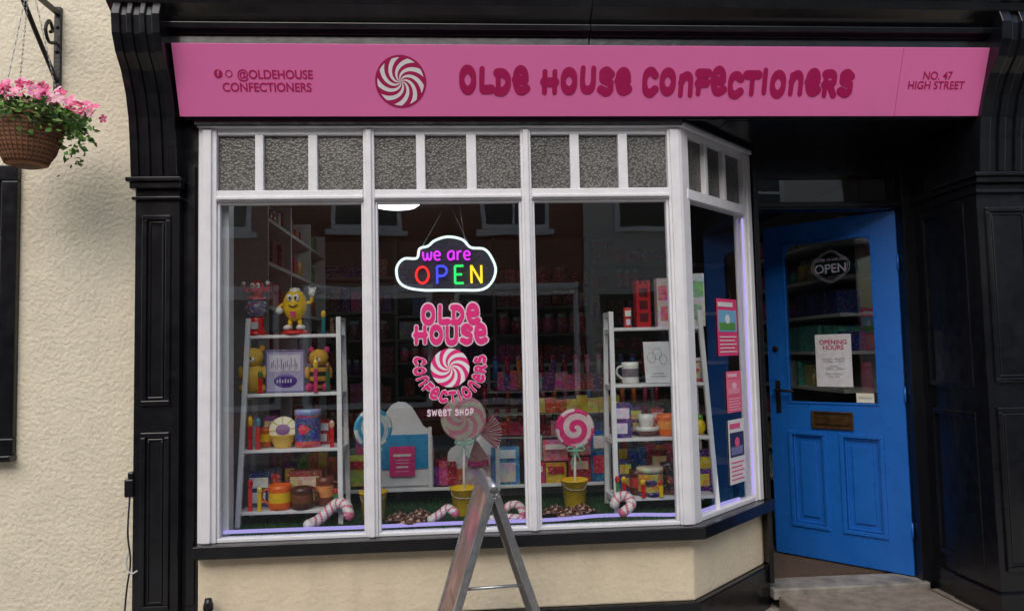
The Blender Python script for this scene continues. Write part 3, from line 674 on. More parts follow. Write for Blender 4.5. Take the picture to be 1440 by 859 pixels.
for y in (.95,1.55,2.2,2.8): g.box(y-.012,y+.012,-.302,-.008,.10,2.4,(.5,.5,.52,1))
g.build('shelves',ls,M_matte); gp.build('sweet_packets',ls,M_print)
rs=grp('wall_shelving'); g=MB(); gp=MB()
Mx=Matrix(((0,1,0,RR),(-1,0,0,2.9),(0,0,1,0),(0,0,0,1))); g.M=Mx; gp.M=Mx
for i in range(8):
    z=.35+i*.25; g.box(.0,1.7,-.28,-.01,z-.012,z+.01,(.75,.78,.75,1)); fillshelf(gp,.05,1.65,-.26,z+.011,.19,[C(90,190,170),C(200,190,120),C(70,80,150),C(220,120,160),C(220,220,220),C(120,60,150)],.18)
g.build('shelves',rs,M_matte); gp.build('sweet_packets',rs,M_print)
ct=grp('shop_counter'); g=MB()
g.box(.15,1.35,1.7,2.15,.10,.95,(.4,.38,.38,1)); g.box(.12,1.38,1.66,2.18,.95,.985,(.6,.6,.6,1))
for i in range(7): g.box(.2+i*.165,.28+i*.165,1.69,1.70,1.15,1.30,(.02,.02,.02,1)); 
g.box(.15,1.35,1.7,1.72,1.12,1.32,(.4,.4,.4,1)); g.box(.15,.17,1.7,1.72,.98,1.12,(.4,.4,.4,1)); g.box(1.33,1.35,1.7,1.72,.98,1.12,(.4,.4,.4,1))
g.build('counter',ct,M_matte,.003)
lx,ly=X(557,1.75,284),1.75
g=MB(); g.lathe(lx,ly,zh+.0,[(.001,-.03),(.14,-.028),(.165,-.01),(.165,.05)],seg=40); g.build('ceiling_light',None,M_lamp)
# ============================================================ ladder shelves
BZ=zs+.006
def ladder(xa,xb,name):
    o=grp(name); g=MB(); c=(.8,.8,.8,1); yb_=.47
    zt=1.60; w0=.022
    def yfr(z): return .22+(yb_-.14-.22)*(z-BZ)/(zt-BZ)
    def ins(z): return w0*(z-BZ)/(zt-BZ)
    for s in (0,1):
        for back in (0,1):
            xA=(xa if s==0 else xb); sg=1 if s==0 else -1
            y0=(yb_ if back else yfr(BZ)); y1=(yb_ if back else yfr(zt))
            x0=xA; x1=xA+sg*w0; t=.012
            vs=[];
            for (xx,yy,zz) in ((x0,y0,BZ),(x1,y1,zt)):
                vs+=[(xx-t,yy-t,zz),(xx+t,yy-t,zz),(xx+t,yy+t,zz),(xx-t,yy+t,zz)]
            g.add(vs,[(0,3,2,1),(4,5,6,7),(0,1,5,4),(1,2,6,5),(2,3,7,6),(3,0,4,7)],c)
    zsv=[.665,.955,1.225,1.515]
    for z in zsv:
        i=ins(z); g.box(xa+i+.012,xb-i-.012,yfr(z)-.008,yb_,z-.016,z,c); 
        for s in (0,1):
            xx=(xa+i if s==0 else xb-i); g.box(xx-.009,xx+.009,yfr(z)+.012,yb_-.012,z-.03,z-.004,c)
    g.box(xa+w0-.012,xa+w0+.012,yfr(zt)+.012,yb_-.012,zt-.025,zt-.002,c); g.box(xb-w0-.012,xb-w0+.012,yfr(zt)+.012,yb_-.012,zt-.025,zt-.002,c)
    g.build('ladder_frame',o,M_white,.002); return zsv
SV=ladder(X(337,.25,600),X(480,.25,600),'ladder_display_shelf')
ladder(X(862,.25,600),X(1002,.25,600),'ladder_display_shelf')
S4,S3,S2,S1=[z+.001 for z in SV]
YI={S1:.39,S2:.36,S3:.33,S4:.31}
def Zv(z): return 500+ (1.4-z)*F/3.85
def at(u,s,y=None): 
    y=y if y is not None else YI[s]; return X(u,y,Zv(s)),y
K=lambda px_:px_*3.85/F
def mug(u,s,w,h,c,c2,name='mug',hs=1,y=None):
    x,y=at(u,s,y); r=K(w)/2; h=K(h); g=MB()
    g.lathe(x,y,s,[(.001,0),(r*.9,0),(r,.006),(r,h*.2),(r,h*.3),(r,h*.7),(r,h*.8),(r,h),(r-.004,h),(r-.005,.01),(.001,.01)],[c,c,c,c,c2,c,c,c,c,c],28)
    g.tube(catm([(x+hs*r*.95,y-.01,s+h*.82),(x+hs*(r+.024),y-.012,s+h*.75),(x+hs*(r+.028),y-.012,s+h*.45),(x+hs*r*.95,y-.01,s+h*.22)],5),.006,c)
    if c!=c2: g.sph(x-.004,y-r*.78,s+h*.5,r*.42,r*.25,h*.22,c2)
    g.build(name,None,M_gloss)
def tin(u,s,w,h,c,c2,lid,name='printed_sweet_tin',y=None):
    x,y=at(u,s,y); r=K(w)/2; h=K(h); g=MB()
    g.lathe(x,y,s,[(.001,0),(r,0),(r,h*.12),(r,h*.16),(r,h*.8),(r,h*.84),(r*1.03,h*.84),(r*1.03,h*.98),(r*.98,h),(.001,h)],[c2,c2,c2,c,c2,lid,lid,lid,lid],28)
    g.sph(x-.005,y-r*.82,s+h*.48,r*.5,r*.22,h*.2,c2); g.build(name,None,M_print)
def dispenser(u,s,h,c,hc,y=None):
    x,y=at(u,s,y if y is not None else YI[s]-.06); h=K(h); g=MB(); w=.0085
    g.box(x-w*1.3,x+w*1.3,y-w,y+w,s,s+.006,c); g.box(x-w,x+w,y-w*.7,y+w*.7,s+.006,s+h*.7,c); g.sph(x,y,s+h*.84,w*1.5,w*1.4,h*.16,hc); g.sph(x-.004,y-.011,s+h*.87,.0025,col=(.02,.02,.02,1),seg=6,rg=4); g.sph(x+.004,y-.011,s+h*.87,.0025,col=(.02,.02,.02,1),seg=6,rg=4)
    g.sph(x,y-.012,s+h*.8,.004,.003,.002,col=C(240,160,40),seg=6,rg=4)
    g.build('character_sweet_dispenser',None,M_gloss)
def pack(u,s,w,h,c,c2,name,d=.06,y=None,rz=0,lab=None,z=None):
    x,y=at(u,s,y); w=K(w); h=K(h); g=MB(); z=s if z is None else z
    ca,sa=math.cos(rz),math.sin(rz); g.M=Matrix(((ca,-sa,0,x),(sa,ca,0,y),(0,0,1,z),(0,0,0,1)))
    g.box(-w/2,w/2,-d/2,d/2,0,h,c); g.box(-w*.42,w*.42,-d/2-.0015,-d/2,h*.55,h*.85,c2); g.box(-w*.3,w*.3,-d/2-.0015,-d/2,h*.12,h*.42,lab or c2)
    g.build(name,None,M_print,.003)
RED=C(205,25,30); YEL=C(240,196,30); PUR=C(75,45,140); ORG=C(235,105,30); BRN=C(80,42,28); WH=(.75,.75,.73,1); BLK=(.015,.015,.015,1)
# red character gumball dispenser
x,y=at(361,S1,.36); g=MB(); s=S1
g.lathe(x,y,s,[(.001,0),(.052,0),(.052,.012),(.04,.02),(.034,.06),(.04,.085),(.03,.09)],RED,24)
g.box(x-.018,x+.018,y-.047,y-.03,s+.03,s+.065,(.5,.5,.52,1)); g.box(x-.03,x+.03,y-.045,y-.03,s,s+.02,RED)
g.sph(x,y,s+.135,.056,.056,.052,C(120,120,140)); 
for i in range(60):
    a=random.uniform(3.3,6.1); b=random.uniform(-.9,.9); g.sph(x+.053*math.cos(a)*math.cos(b),y+.053*math.sin(a)*math.cos(b),s+.135+.049*math.sin(b),.0075,col=random.choice([C(100,90,150),C(165,70,80),C(120,130,160),C(170,160,170)]),seg=6,rg=4)
g.lathe(x,y,s+.18,[(.045,0),(.045,.012),(.001,.014)],RED)
g.sph(x,y,s+.235,.037,.032,.042,RED); 
for k in (-1,1):
    g.sph(x+k*.013,y-.028,s+.25,.011,.008,.014,WH); g.sph(x+k*.012,y-.036,s+.248,.004,.003,.006,BLK)
    g.tube(catm([(x+k*.034,y,s+.235),(x+k*.058,y-.01,s+.225),(x+k*.06,y-.02,s+.255)],4),.007,RED); g.sph(x+k*.06,y-.02,s+.262,.012,col=WH,seg=8,rg=6)
g.tube(catm([(x-.015,y-.032,s+.222),(x,y-.036,s+.215),(x+.015,y-.032,s+.222)],4),.0025,BLK,seg=5)
g.build('red_sweet_character_dispenser',None,M_gloss)
# yellow character
x,y=at(415,S1,.37); g=MB()
g.lathe(x,y,s,[(.001,0),(.068,0),(.068,.012),(.055,.02),(.001,.02)],RED,28); g.sph(x,y,s+.15,.062,.05,.082,YEL)
for k in (-1,1):
    g.tube([(x+k*.022,y,s+.075),(x+k*.028,y-.004,s+.035)],.012,YEL); g.sph(x+k*.032,y-.016,s+.034,.024,.032,.016,WH)
    g.sph(x+k*.017,y-.045,s+.185,.015,.009,.02,WH); g.sph(x+k*.014,y-.054,s+.183,.006,.004,.009,BLK)
g.tube(catm([(x-.055,y,s+.16),(x-.085,y-.01,s+.13),(x-.07,y-.04,s+.12)],4),.009,YEL); g.sph(x-.068,y-.045,s+.12,.019,col=WH,seg=10,rg=8)
g.tube(catm([(x+.055,y,s+.16),(x+.085,y-.01,s+.165),(x+.088,y-.02,s+.20)],4),.009,YEL); g.sph(x+.09,y-.022,s+.21,.019,col=WH,seg=10,rg=8)
for f in range(4): g.tube([(x+.082+f*.007,y-.024,s+.21),(x+.076+f*.011,y-.026,s+.238)],.0045,WH,seg=6)
g.tube(catm([(x-.022,y-.05,s+.148),(x,y-.054,s+.138),(x+.024,y-.05,s+.15)],4),.003,BLK,seg=5)
g.lathe(x,y,s+.225,[(.03,-.01),(.026,.008),(.02,.012),(.001,.014)],C(240,240,225))
g.box(x-.012,x+.012,y-.054,y-.046,s+.09,s+.115,C(220,60,120))
g.build('yellow_sweet_character_figure',None,M_gloss)
dispenser(455,S1,32,C(30,110,110),C(240,190,60)); dispenser(467,S1,22,C(90,60,50),C(60,40,30))
def plush(u,s,h,c,c2,name,stripes=False):
    x,y=at(u,s); h=K(h); g=MB()
    if stripes: 
        cols=[C(30,25,30) if i%2 else c for i in range(12)]
        g.sph(x,y,s+h*.34,h*.24,h*.2,h*.33,cols,rg=10)
    else: g.sph(x,y,s+h*.32,h*.24,h*.2,h*.31,c)
    g.sph(x,y-.01,s+h*.74,h*.22,h*.19,h*.2,c)
    for k in (-1,1):
        g.sph(x+k*h*.17,y,s+h*.92,h*.07,h*.05,h*.08,c2); g.sph(x+k*h*.18,y-.03,s+h*.1,h*.1,h*.14,h*.1,c2); g.sph(x+k*h*.24,y-.02,s+h*.42,h*.07,h*.08,h*.14,c)
        g.sph(x+k*h*.08,y-h*.19,s+h*.78,h*.025,col=BLK,seg=6,rg=5)
    g.sph(x,y-h*.19,s+h*.7,h*.08,h*.06,h*.06,WH); g.sph(x,y-h*.25,s+h*.72,h*.025,col=BLK,seg=6,rg=5)
    g.build(name,None,M_matte)
plush(357,S2,66,C(215,172,64),C(200,150,50),'plush_bear'); plush(449,S2,62,C(200,150,50),C(190,45,110),'plush_bee',True)
x,y=at(403,S2); g=MB(); w=K(26); h=K(58)
g.box(x-w,x+w,y-.03,y+.03,S2,S2+h,C(176,170,205)); g.frame(x-w,x+w,S2+.001,S2+h-.001,.006,y-.034,y-.03,C(110,105,160)); g.box(x-w*.8,x+w*.8,y-.032,y-.03,S2+h*.5,S2+h*.88,C(215,210,225)); g.sph(x+.002,y-.03,S2+h*.27,w*.6,.006,h*.16,PUR)
for i in range(14): g.box(x-w*.7+w*.1*i,x-w*.66+w*.1*i,y-.0335,y-.0322,S2+h*(.56+.05*math.sin(i*1.9)),S2+h*(.72+.08*math.sin(i*2.7)),C(120,110,165))
for i in range(6): g.box(x-w*.42+w*.14*i,x-w*.36+w*.14*i,y-.037,y-.0362,S2+h*.23,S2+h*(.30+.02*(i%2)),C(225,220,235))
g.build('purple_chocolate_tin',None,M_gloss,.003)
dispenser(444,S2,45,C(200,60,110),C(240,200,60),YI[S2]-.08); dispenser(461,S2,40,C(40,90,60),C(120,80,50),YI[S2]-.06); dispenser(366,S2,30,RED,C(60,120,60)); pack(376,S2,14,34,C(70,120,70),YEL,'sweet_box',d=.03,y=.42); pack(435,S2,18,46,C(210,60,110),WH,'sweet_box',d=.03,y=.43)
dispenser(352,S3,44,RED,YEL); dispenser(363,S3,42,C(220,60,60),C(70,150,180)); dispenser(467,S3,36,RED,C(230,180,150))
x,y=at(398,S3); g=MB(); g.lathe(x,y,S3,[(.001,0),(.04,0),(.042,.006),(.068,.06),(.07,.065),(.066,.065),(.04,.01),(.001,.01)],C(240,200,90),28)
g.M=planeM((x,y+.0,S3+.085),(1,0,0),(0,.3,1)); n=32
g.add([(.0,0,.004)]+[(.068*math.cos(2*math.pi*i/n),.068*math.sin(2*math.pi*i/n),0) for i in range(n)],[(0,1+i,1+(i+1)%n) for i in range(n)],[(C(235,225,205) if i%4 else C(200,190,90)) for i in range(n)])
g.add([(0,0,.006)]+[(.035*math.cos(2*math.pi*i/n),.028*math.sin(2*math.pi*i/n),.005) for i in range(n)],[(0,1+i,1+(i+1)%n) for i in range(n)],C(120,60,140)); g.build('breakfast_bowl_set',None,M_gloss)
tin(433,S3,34,50,C(60,80,150),C(225,80,90),C(150,170,210))
mug(374,S3,18,26,C(200,90,40),YEL,y=.36); pack(381,S3,18,40,C(120,60,130),C(230,210,150),'sweet_box',d=.03,y=.42); pack(455,S3,18,34,C(190,40,60),WH,'sweet_box',d=.03,y=.42)
pack(366,S4,30,46,C(40,60,110),C(230,230,230),'sweet_gift_box',y=.36); pack(386,S4,22,50,C(60,60,70),C(200,60,60),'sweet_gift_box',y=.38)
mug(394,S4,30,32,ORG,YEL,hs=-1,y=.27); pack(431,S4,46,46,C(150,70,50),C(220,190,150),'mug_gift_box',d=.09,y=.36); mug(425,S4,28,28,BRN,C(120,70,45),y=.26,hs=1); mug(457,S4,24,38,C(120,60,45),C(230,150,90),y=.33)
pack(409,S4,16,56,C(90,40,110),C(230,200,80),'sweet_gift_box',d=.04,y=.42)
dispenser(365,S4,32,YEL,C(240,230,120),.23); dispenser(352,S4,42,C(230,60,50),RED,.24); dispenser(472,S4,26,C(60,140,90),RED,.24)
x,y=at(904,S1); g=MB(); 
g.box(x-.038,x+.038,y-.035,y+.035,S1,S1+.225,C(190,30,40)); 
for k in range(3): g.box(x-.022,x+.022,y-.038,y-.035,S1+.03+k*.065,S1+.075+k*.065,C(90,20,30))
for k in (-1,0,1): g.box(x+k*.028-.009,x+k*.028+.009,y-.036,y+.034,S1+.225,S1+.245,C(200,35,45))
g.build('red_sweet_tower_dispenser',None,M_gloss,.003)
pack(883,S1,10,28,C(190,40,50),WH,'sweet_box',d=.03,y=.33); pack(934,S1,22,70,C(225,205,205),C(230,120,150),'sweet_box'); pack(978,S1,24,76,C(225,228,228),C(150,200,160),'sweet_box',d=.08); pack(952,S1,16,56,C(240,215,190),C(220,150,60),'sweet_box')
mug(887,S2,24,30,C(225,225,220),C(120,110,120),'white_printed_mug',hs=-1)
x,y=at(924,S2); g=MB(planeM((x,y-.05,S2+.002),(1,0,0),(0,.18,1))); g.box(-.07,.07,0,.215,-.004,0,(.75,.75,.78,1))
for (a,b,c_) in ((-.03,.13,.022),(.0,.15,.024),(.03,.12,.02)):
    g.tube([(a+c_*math.cos(t/10*2*math.pi),b+c_*1.3*math.sin(t/10*2*math.pi),.001) for t in range(10)],.0012,(.3,.3,.4,1),closed=True,seg=4)
g.box(-.04,.04,.03,.034,0,.001,(.3,.3,.35,1)); g.box(-.03,.03,.045,.049,0,.001,(.3,.3,.35,1)); g.build('white_display_card',None,M_matte)
pack(955,S2,18,40,C(190,60,70),C(235,220,200),'sweet_box',y=.38); tin(978,S2,24,34,C(200,190,160),C(180,60,60),WH)
pack(874,S3,26,48,C(70,40,120),C(225,220,235),'purple_sweet_pouch',d=.04,y=.29)
x,y=at(910,S3); g=MB(); g.lathe(x,y,S3,[(.001,0),(.035,0),(.062,.03),(.064,.05),(.06,.05),(.03,.012),(.001,.012)],[C(120,70,60),C(120,70,60),WH,WH,WH,WH],28); g.lathe(x,y,S3+.05,[(.03,-.01),(.04,.03),(.042,.06),(.038,.06),(.02,.0)],WH,24); g.build('breakfast_bowl_set',None,M_gloss)
mug(939,S3,28,30,ORG,C(240,150,60),hs=-1); mug(962,S3,20,26,C(230,190,60),RED); pack(895,S3,18,40,C(90,45,130),C(220,200,120),'sweet_box',d=.03,y=.42); pack(925,S3,18,36,C(200,60,70),WH,'sweet_box',d=.03,y=.42)
g=MB(); x,y=at(985,S3,.33); g.sph(x,y,S3+.04,.03,.03,.04,C(235,200,40)); g.sph(x,y,S3+.085,.018,col=C(110,170,60)); g.build('yellow_sweet_jar_toy',None,M_gloss)
mug(897,S4,22,34,BRN,C(180,60,60),hs=-1); tin(915,S4,36,38,C(190,150,70),C(60,50,110),C(200,190,170),y=.28); tin(944,S4,28,42,C(50,35,40),C(120,60,50),C(40,30,35)); mug(964,S4,20,26,C(210,70,60),WH,y=.27)
pack(990,S4,22,56,C(85,40,125),C(220,190,60),'purple_sweet_pouch',d=.05,y=.36); pack(880,S4,20,44,C(60,70,130),C(220,200,90),'sweet_box',d=.03,y=.42); pack(928,S4,24,56,C(140,40,50),C(220,190,150),'sweet_box',d=.03,y=.42)
dispenser(869,S4,30,C(70,130,60),RED,.22); dispenser(878,S4,28,RED,YEL,.24); dispenser(905,S4,24,RED,YEL,.22); dispenser(930,S4,22,YEL,RED,.22)
# ============================================================ lollipops and buckets
def bucket(u,y,name='yellow_bucket',w=38,h=38):
    x=X(u,y,690); k=(3.5+y)/F; g=MB(); r=w*k/2; h=h*k
    g.lathe(x,y,BZ,[(.001,0),(r*.72,0),(r*.76,.004),(r*.97,h*.93),(r*1.05,h*.94),(r*1.05,h),(r*.96,h),(r*.9,h*.8),(.001,h*.8)],[YEL]*8+[C(60,50,30)],32)
    g.tube(catm([(x-r,y,BZ+h*.95),(x-r*.6,y-r*.9,BZ+h*.72),(x+r*.5,y-r*.95,BZ+h*.7),(x+r,y,BZ+h*.95)],5),.002,(.5,.5,.5,1),seg=5)
    g.build(name,None,M_gloss); return x,h
def lolly(u,v,y,rp,ca,cb,bow,n=3,twist=5.5,tilt=0,name='giant_lollipop'):
    x0,h=bucket(u,y); k=(3.5+y)/F; x=X(u,y,v); z=W(u,v,y)[1]; r=rp*k; g=MB()
    g.tube([(x0,y,BZ+.02),(x,y,z-r*.9)],.007,(.8,.8,.78,1))
    ca_,sa_=math.cos(tilt),math.sin(tilt)
    mf=lambda a,b,c:(x+a*ca_,y-.018-c+a*sa_,z+b); swirl(g,r*.93,mf,ca,cb,n=n,twist=twist,bulge=.012,rings=24)
    ring=[(x+r*.93*math.cos(2*math.pi*i/40)*ca_,y-.005+r*.93*math.cos(2*math.pi*i/40)*sa_,z+r*.93*math.sin(2*math.pi*i/40)) for i in range(40)]
    g.tube(ring,.014,stripe=lambda i,j:(ca if ((i//5)%2) else cb),closed=True,seg=8)
    for s_ in (-1,1):
        g.tube(catm([(x,y-.012,z-r-.01),(x+s_*.03,y-.02,z-r+.005),(x+s_*.045,y-.02,z-r-.012),(x+s_*.02,y-.015,z-r-.018),(x,y-.012,z-r-.01)],4),.005,bow,seg=6)
        g.tube(catm([(x,y-.014,z-r-.01),(x+s_*.015,y-.02,z-r-.05),(x+s_*.03,y-.018,z-r-.09)],4),.004,bow,seg=5)
    g.build(name,None,M_gloss)
lolly(525,602,.30,26,C(60,165,205),C(215,225,225),C(100,200,210),n=1,twist=9,tilt=.5)
lolly(808,602,.42,26,C(240,60,135),C(240,215,222),C(120,200,170),n=1,twist=9)
lolly(652,588,.32,30,C(230,150,170),C(215,210,190),C(160,210,190),n=5,twist=2.2)
x,z=W(682,606,.36); g=MB(); n=26
vs=[(x-.03,.33,z-.01)]
for i in range(n+1):
    a=-.75+1.75*i/n; vs.append((x-.03+.115*math.cos(a),.33+(.014 if i%2 else -.014),z-.01+.115*math.sin(a)))
g.add(vs,[(0,i+1,i+2) for i in range(n)],[C(232,150,175) if i%4<2 else C(215,205,200) for i in range(n)])
vs=[(x-.05,.335,z-.03)]
for i in range(n+1):
    a=-1.9+.9*i/n; vs.append((x-.05+.12*math.cos(a),.34+(.01 if i%2 else -.01),z-.03+.12*math.sin(a)))
g.add(vs,[(0,i+1,i+2) for i in range(n)],C(215,185,185)); g.build('wrapped_sweet_decoration',None,M_gloss)
PKs,WHs=C(222,110,148),C(235,228,228)
def cane(pts,r=.017,name='candy_cane'):
    g=MB(); P=catm(pts,10); seg=12
    g.tube(P,r,seg=seg,stripe=lambda i,j:(PKs if ((i+j)%6)<2 else WHs)); g.sph(*P[0],r,col=WHs,seg=10,rg=8); g.sph(*P[-1],r,col=PKs,seg=10,rg=8)
    g.build(name,None,M_gloss)
def gp_(u,y,dz=0.02): return (X(u,y,715),y,BZ+dz)
cane([gp_(434,.10,.028),gp_(448,.14,.04),gp_(462,.17,.075),gp_(474,.18,.105),gp_(486,.17,.10),gp_(491,.15,.055)],.026)
cane([gp_(606,.14,.022),gp_(618,.16,.04),gp_(630,.17,.065),gp_(640,.15,.045)],.021)
cane([gp_(704,.18,.022),gp_(716,.2,.06),gp_(730,.18,.065),gp_(736,.14,.03)],.02); cane([gp_(692,.12),gp_(716,.13),gp_(735,.10)],.018)
cane([gp_(864,.16,.06),gp_(870,.17,.09),gp_(882,.17,.09),gp_(888,.15,.055),gp_(876,.13,.022)],.024)
def choc(u,y,r=.05,name='chocolate_swirl'):
    x=X(u,y,715); g=MB(); P=[]
    for i in range(60):
        a=i*.35; rr=r*(1-i/64); P.append((x+rr*1.3*math.cos(a),y+rr*math.sin(a),BZ+.018+.035*i/60))
    c1,c2=C(84,40,28),C(205,170,150)
    g.tube(P,.011,seg=8,stripe=lambda i,j:(c1 if ((i*2+j)%8)<6 else c2)); g.build(name,None,M_gloss)
for u,y in ((560,.17),(590,.22),(578,.10),(780,.2),(800,.13),(818,.2)): choc(u,y)
g=MB(); g.tube(catm([gp_(318,.09,.01),gp_(326,.06,.018),gp_(420,.06,.018),gp_(520,.055,.018),gp_(640,.065,.018),gp_(745,.055,.018),gp_(800,.07,.018),gp_(840,.13,.012),gp_(900,.12,.012),gp_(948,.085,.014),gp_(985,.14,.014),gp_(1010,.26,.014),gp_(1040,.40,.014)],8),.0085); 
g.tube([(EX-.075,EY-.05,zs+.02),(EX-.075,EY-.05,zt0-.02)],.005); g.tube([(BAYL+.06,.16,zs+.02),(BAYL+.06,.16,zs+.3)],.005)
g.build('led_rope_light',None,M_led)
# ============================================================ low display partition behind
dp=grp('window_back_display'); g=MB()
def bxp(u0,u1,v0,v1,y0,y1,c,gg=None):
    a,z0=W(u0,v1,y0); b,z1=W(u1,v0,y0); (gg or g).box(a,b,y0,y1,z0,z1,c)
def cloud(u0,u1,v0,v1,y,c):
    a,z0=W(u0,v1,y); b,z1=W(u1,v0,y); w=b-a; h=z1-z0
    poly=[(a,z0),(b,z0)]+[(b-w*.0,z0+h*.55)]+[(a+w*.80+w*.2*math.cos(t),z0+h*.55+h*.17*math.sin(t)) for t in (.3,.8,1.3)]+[(a+w*.5+w*.28*math.cos(t),z0+h*.72+h*.28*math.sin(t)) for t in (.5,.9,1.3,1.7,2.1,2.6)]+[(a+w*.2+w*.2*math.cos(t),z0+h*.55+h*.17*math.sin(t)) for t in (1.8,2.3,2.8)]+[(a,z0+h*.55)]
    g.prismY(poly,y,y+.008,c)
cloud(519,608,563,690,.60,(.62,.66,.7,1)); cloud(630,700,600,690,.64,(.55,.6,.65,1))
bxp(480,858,681,690,.56,.58,(.8,.8,.8,1)); 
for u in (482,605,700,740,856): bxp(u-2,u+2,600,690,.562,.578,(.8,.8,.8,1))
g.build('white_cutout_boards',dp,M_white,.002)
g=MB(); bxp(536,604,610,660,.59,.596,C(50,150,205)); bxp(536,604,660,684,.59,.596,C(225,225,230)); bxp(548,583,627,670,.575,.582,C(225,60,130)); bxp(553,578,638,642,.573,.5745,(.8,.8,.8,1)); bxp(557,574,655,658,.573,.5745,(.8,.8,.8,1))
for v in (646,650,662): bxp(556,575,v,v+1.5,.573,.5745,(.8,.6,.7,1))
g.build('pink_price_poster',dp,M_gloss)
g=MB()
bxp(692,730,628,682,.60,.64,C(70,160,205)); bxp(697,725,650,678,.596,.6,C(225,210,215)); bxp(655,690,640,682,.61,.64,C(215,190,200)); bxp(802,830,612,640,.60,.63,C(220,130,150)); bxp(832,858,605,680,.60,.63,C(30,110,180)); bxp(800,830,642,680,.60,.63,C(190,40,60)); bxp(487,518,640,684,.60,.63,C(200,210,90)); bxp(740,766,650,680,.60,.63,C(210,60,110)); bxp(768,796,650,680,.60,.63,C(230,190,60))
bxp(740,762,612,648,.62,.65,C(200,210,205)); bxp(764,798,618,648,.62,.65,C(225,130,160)); bxp(500,520,600,640,.64,.66,C(180,60,110))
for (a,b,v0,v1,c) in ((697,725,632,645,C(230,240,245)),(805,827,616,624,C(240,230,120)),(835,855,612,630,C(240,240,240)),(835,855,640,665,C(220,60,80)),(803,827,648,660,C(245,220,200)),(490,515,648,660,C(190,50,60)),(743,763,655,664,C(245,235,230)),(771,793,655,666,C(190,40,50)),(743,759,618,630,C(120,190,150)),(767,795,624,632,C(245,240,240)),(658,687,646,656,C(200,60,120))): bxp(a,b,v0,v1,.592,.5965 if v0!=0 else .6,c)
for i,u in enumerate(range(606,655,12)): bxp(u,u+11,655+random.uniform(-8,4),682,.62,.65,random.choice(PC0))
g.build('sweet_boxes',dp,M_print)
g=MB()
for k,(v0,v1,y) in enumerate(((555,580,.95),(590,612,.9),(520,548,1.05))):
    for u in range(752 if k==0 else 700,858,15 if k<2 else 9):
        bxp(u,u+(14 if k<2 else 8),v0+random.uniform(0,7),v1,y,y+.04,random.choice([C(200,178,50),C(210,188,80),C(190,80,50)] if k==0 else PC))
    bxp(690,860,v1,v1+4,y-.03,y+.15,(.35,.35,.35,1))
for u in range(480,720,12): 
    bxp(u,u+11,640+random.uniform(-10,8),685,.78,.84,random.choice(PCM))
for u in range(396,520,13): bxp(u,u+12,640+random.uniform(-10,8),690,.70,.74,random.choice([C(220,190,60),C(190,60,90),C(120,150,60),C(210,110,50)]))
for u in range(858,1000,13): bxp(u,u+12,625+random.uniform(-10,8),690,.72,.76,random.choice([C(220,190,60),C(190,60,90),C(60,110,170),C(210,110,50)]))
g.build('sweet_bag_rows',dp,M_print)
# hanging tubes of sweets on the mid gondola
gd=grp('sweet_tube_rack'); g=MB()
for k in range(4):
    for i in range(16):
        x0=.15+i*.075; z0=.72+k*.17; c=random.choice(PCM+[C(60,120,190),C(220,120,60)]); g.tube([(x0,1.35,z0),(x0,1.35,z0+.12)],.016,c,seg=8); g.sph(x0,1.35,z0+.13,.02,col=random.choice(PCM),seg=8,rg=6)
    g.box(.10,1.32,1.33,1.45,.70+k*.17,.708+k*.17,(.2,.2,.2,1))
g.build('rack_and_tubes',gd,M_gloss)
# ============================================================ posters on the side glass
def sposter(t0,t1,v0,v1,cols,name):
    g=MB(MS); 
    def zz(v): 
        tm=(t0+t1)/2; y=sd.y*SL*tm; return W(1025,v,y)[1]
    a,b=SL*t0,SL*t1; z0,z1=zz(v1),zz(v0); h=z1-z0
    g.box(a,b,.024,.0255,z0,z1,cols[0])
    g.box(a+.012,b-.012,.0225,.0238,z0+h*.42,z0+h*.8,cols[1]); g.box(a+.02,b-.03,.0215,.0223,z0+h*.45,z0+h*.58,cols[2]); g.sph((a+b)/2,.0215,z0+h*.64,.028,.001,h*.08,cols[3]); g.box(a+.012,b-.05,.0225,.0238,z0+h*.86,z0+h*.94,cols[3])
    for k in range(5): g.box(a+.02,b-.02-.02*(k%2),.0225,.0238,z0+h*(.06+.065*k),z0+h*(.08+.065*k),cols[3])
    g.build(name,None,M_vinyl)
sposter(.46,.76,420,500,[C(232,60,120),C(120,180,215),C(90,150,70),WH],'window_poster')
sposter(.56,.78,522,580,[C(235,100,135),C(235,120,150),C(240,150,175),C(240,190,205)],'window_poster')
sposter(.56,.80,590,680,[C(225,225,225),C(40,50,90),C(120,120,165),C(225,90,140)],'window_poster')
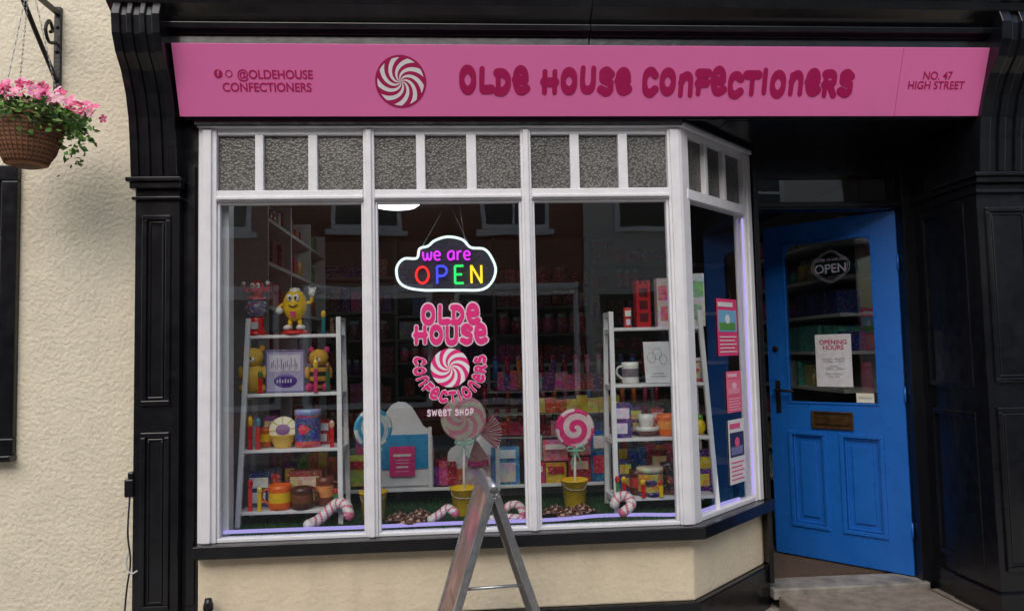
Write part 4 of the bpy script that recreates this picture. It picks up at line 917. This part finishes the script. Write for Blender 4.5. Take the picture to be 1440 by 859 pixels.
# ============================================================ opposite side of street (seen in reflections)
ob=grp('brick_shop_terrace'); g=MB(); g.box(-14,2.2,-16,-9.6,0,6.4); g.build('brick_wall',ob,M_brick)
g=MB(); gl=MB()
for x in (-12,-9.4,-6.8,-4.2,-1.6,1.0):
    g.frame(x-.6,x+.6,3.6,5.3,.08,-9.6,-9.55); g.box(x-.56,x+.56,-9.6,-9.56,4.42,4.47); g.box(x-.02,x+.02,-9.6,-9.562,3.68,5.22); g.box(x-.7,x+.7,-9.6,-9.48,3.48,3.58); gl.box(x-.52,x+.52,-9.6,-9.58,3.68,5.22,(.02,.025,.03,1))
    g.box(x-1.1,x+1.1,-9.6,-9.5,2.5,2.62); g.frame(x-1.1,x+1.1,.5,2.5,.1,-9.6,-9.54); gl.box(x-1.0,x+1.0,-9.6,-9.57,.6,2.4,(.03,.03,.03,1))
g.build('window_frames',ob,M_white); gl.build('window_panes',ob,M_gloss)
wb=grp('white_rendered_building'); g=MB(); g.box(2.21,14,-16,-9.5,0,6.8,(.62,.6,.57,1)); g.build('rendered_wall',wb,M_matte)
g=MB(); gl=MB()
for x in (3.4,5.8,8.2,10.6):
    g.frame(x-.6,x+.6,3.5,5.3,.08,-9.5,-9.45,); g.box(x-.56,x+.56,-9.5,-9.46,4.4,4.45); gl.box(x-.52,x+.52,-9.5,-9.48,3.6,5.2,(.02,.02,.025,1)); gl.box(x-.9,x+.9,-9.5,-9.47,.5,2.4,(.03,.03,.03,1))
g.build('window_frames',wb,M_white); gl.build('window_panes',wb,M_gloss)
# ============================================================ light, world, camera
w=bpy.data.worlds.new('World'); sc.world=w; w.use_nodes=True; N=w.node_tree.nodes; L=w.node_tree.links
sk=N.new('ShaderNodeTexSky'); sk.sky_type='NISHITA'; sk.sun_disc=False; sk.sun_elevation=math.radians(42); sk.sun_rotation=math.radians(195); sk.air_density=1.3; sk.dust_density=3; sk.ozone_density=1.5
L.new(sk.outputs[0],N['Background'].inputs['Color']); N['Background'].inputs['Strength'].default_value=.15
sl=bpy.data.lights.new('sun','SUN'); sl.energy=1.75; sl.angle=math.radians(65); sl.color=(1,.98,.95); so_=bpy.data.objects.new('sun',sl); sc.collection.objects.link(so_)
az=math.radians(195); elv=math.radians(42); dvec=Vector((math.sin(az)*math.cos(elv),math.cos(az)*math.cos(elv),math.sin(elv)))
so_.rotation_euler=dvec.to_track_quat('Z','Y').to_euler()
cd=bpy.data.cameras.new('camera'); cd.sensor_width=36; cd.lens=F/1440*36; cd.clip_end=1500; cd.clip_start=.05
co_=bpy.data.objects.new('camera',cd); sc.collection.objects.link(co_); M4=R.to_4x4(); M4.translation=CAM; co_.matrix_world=M4; sc.camera=co_
sc.view_settings.view_transform='Standard'; sc.view_settings.look='None'; sc.view_settings.exposure=0
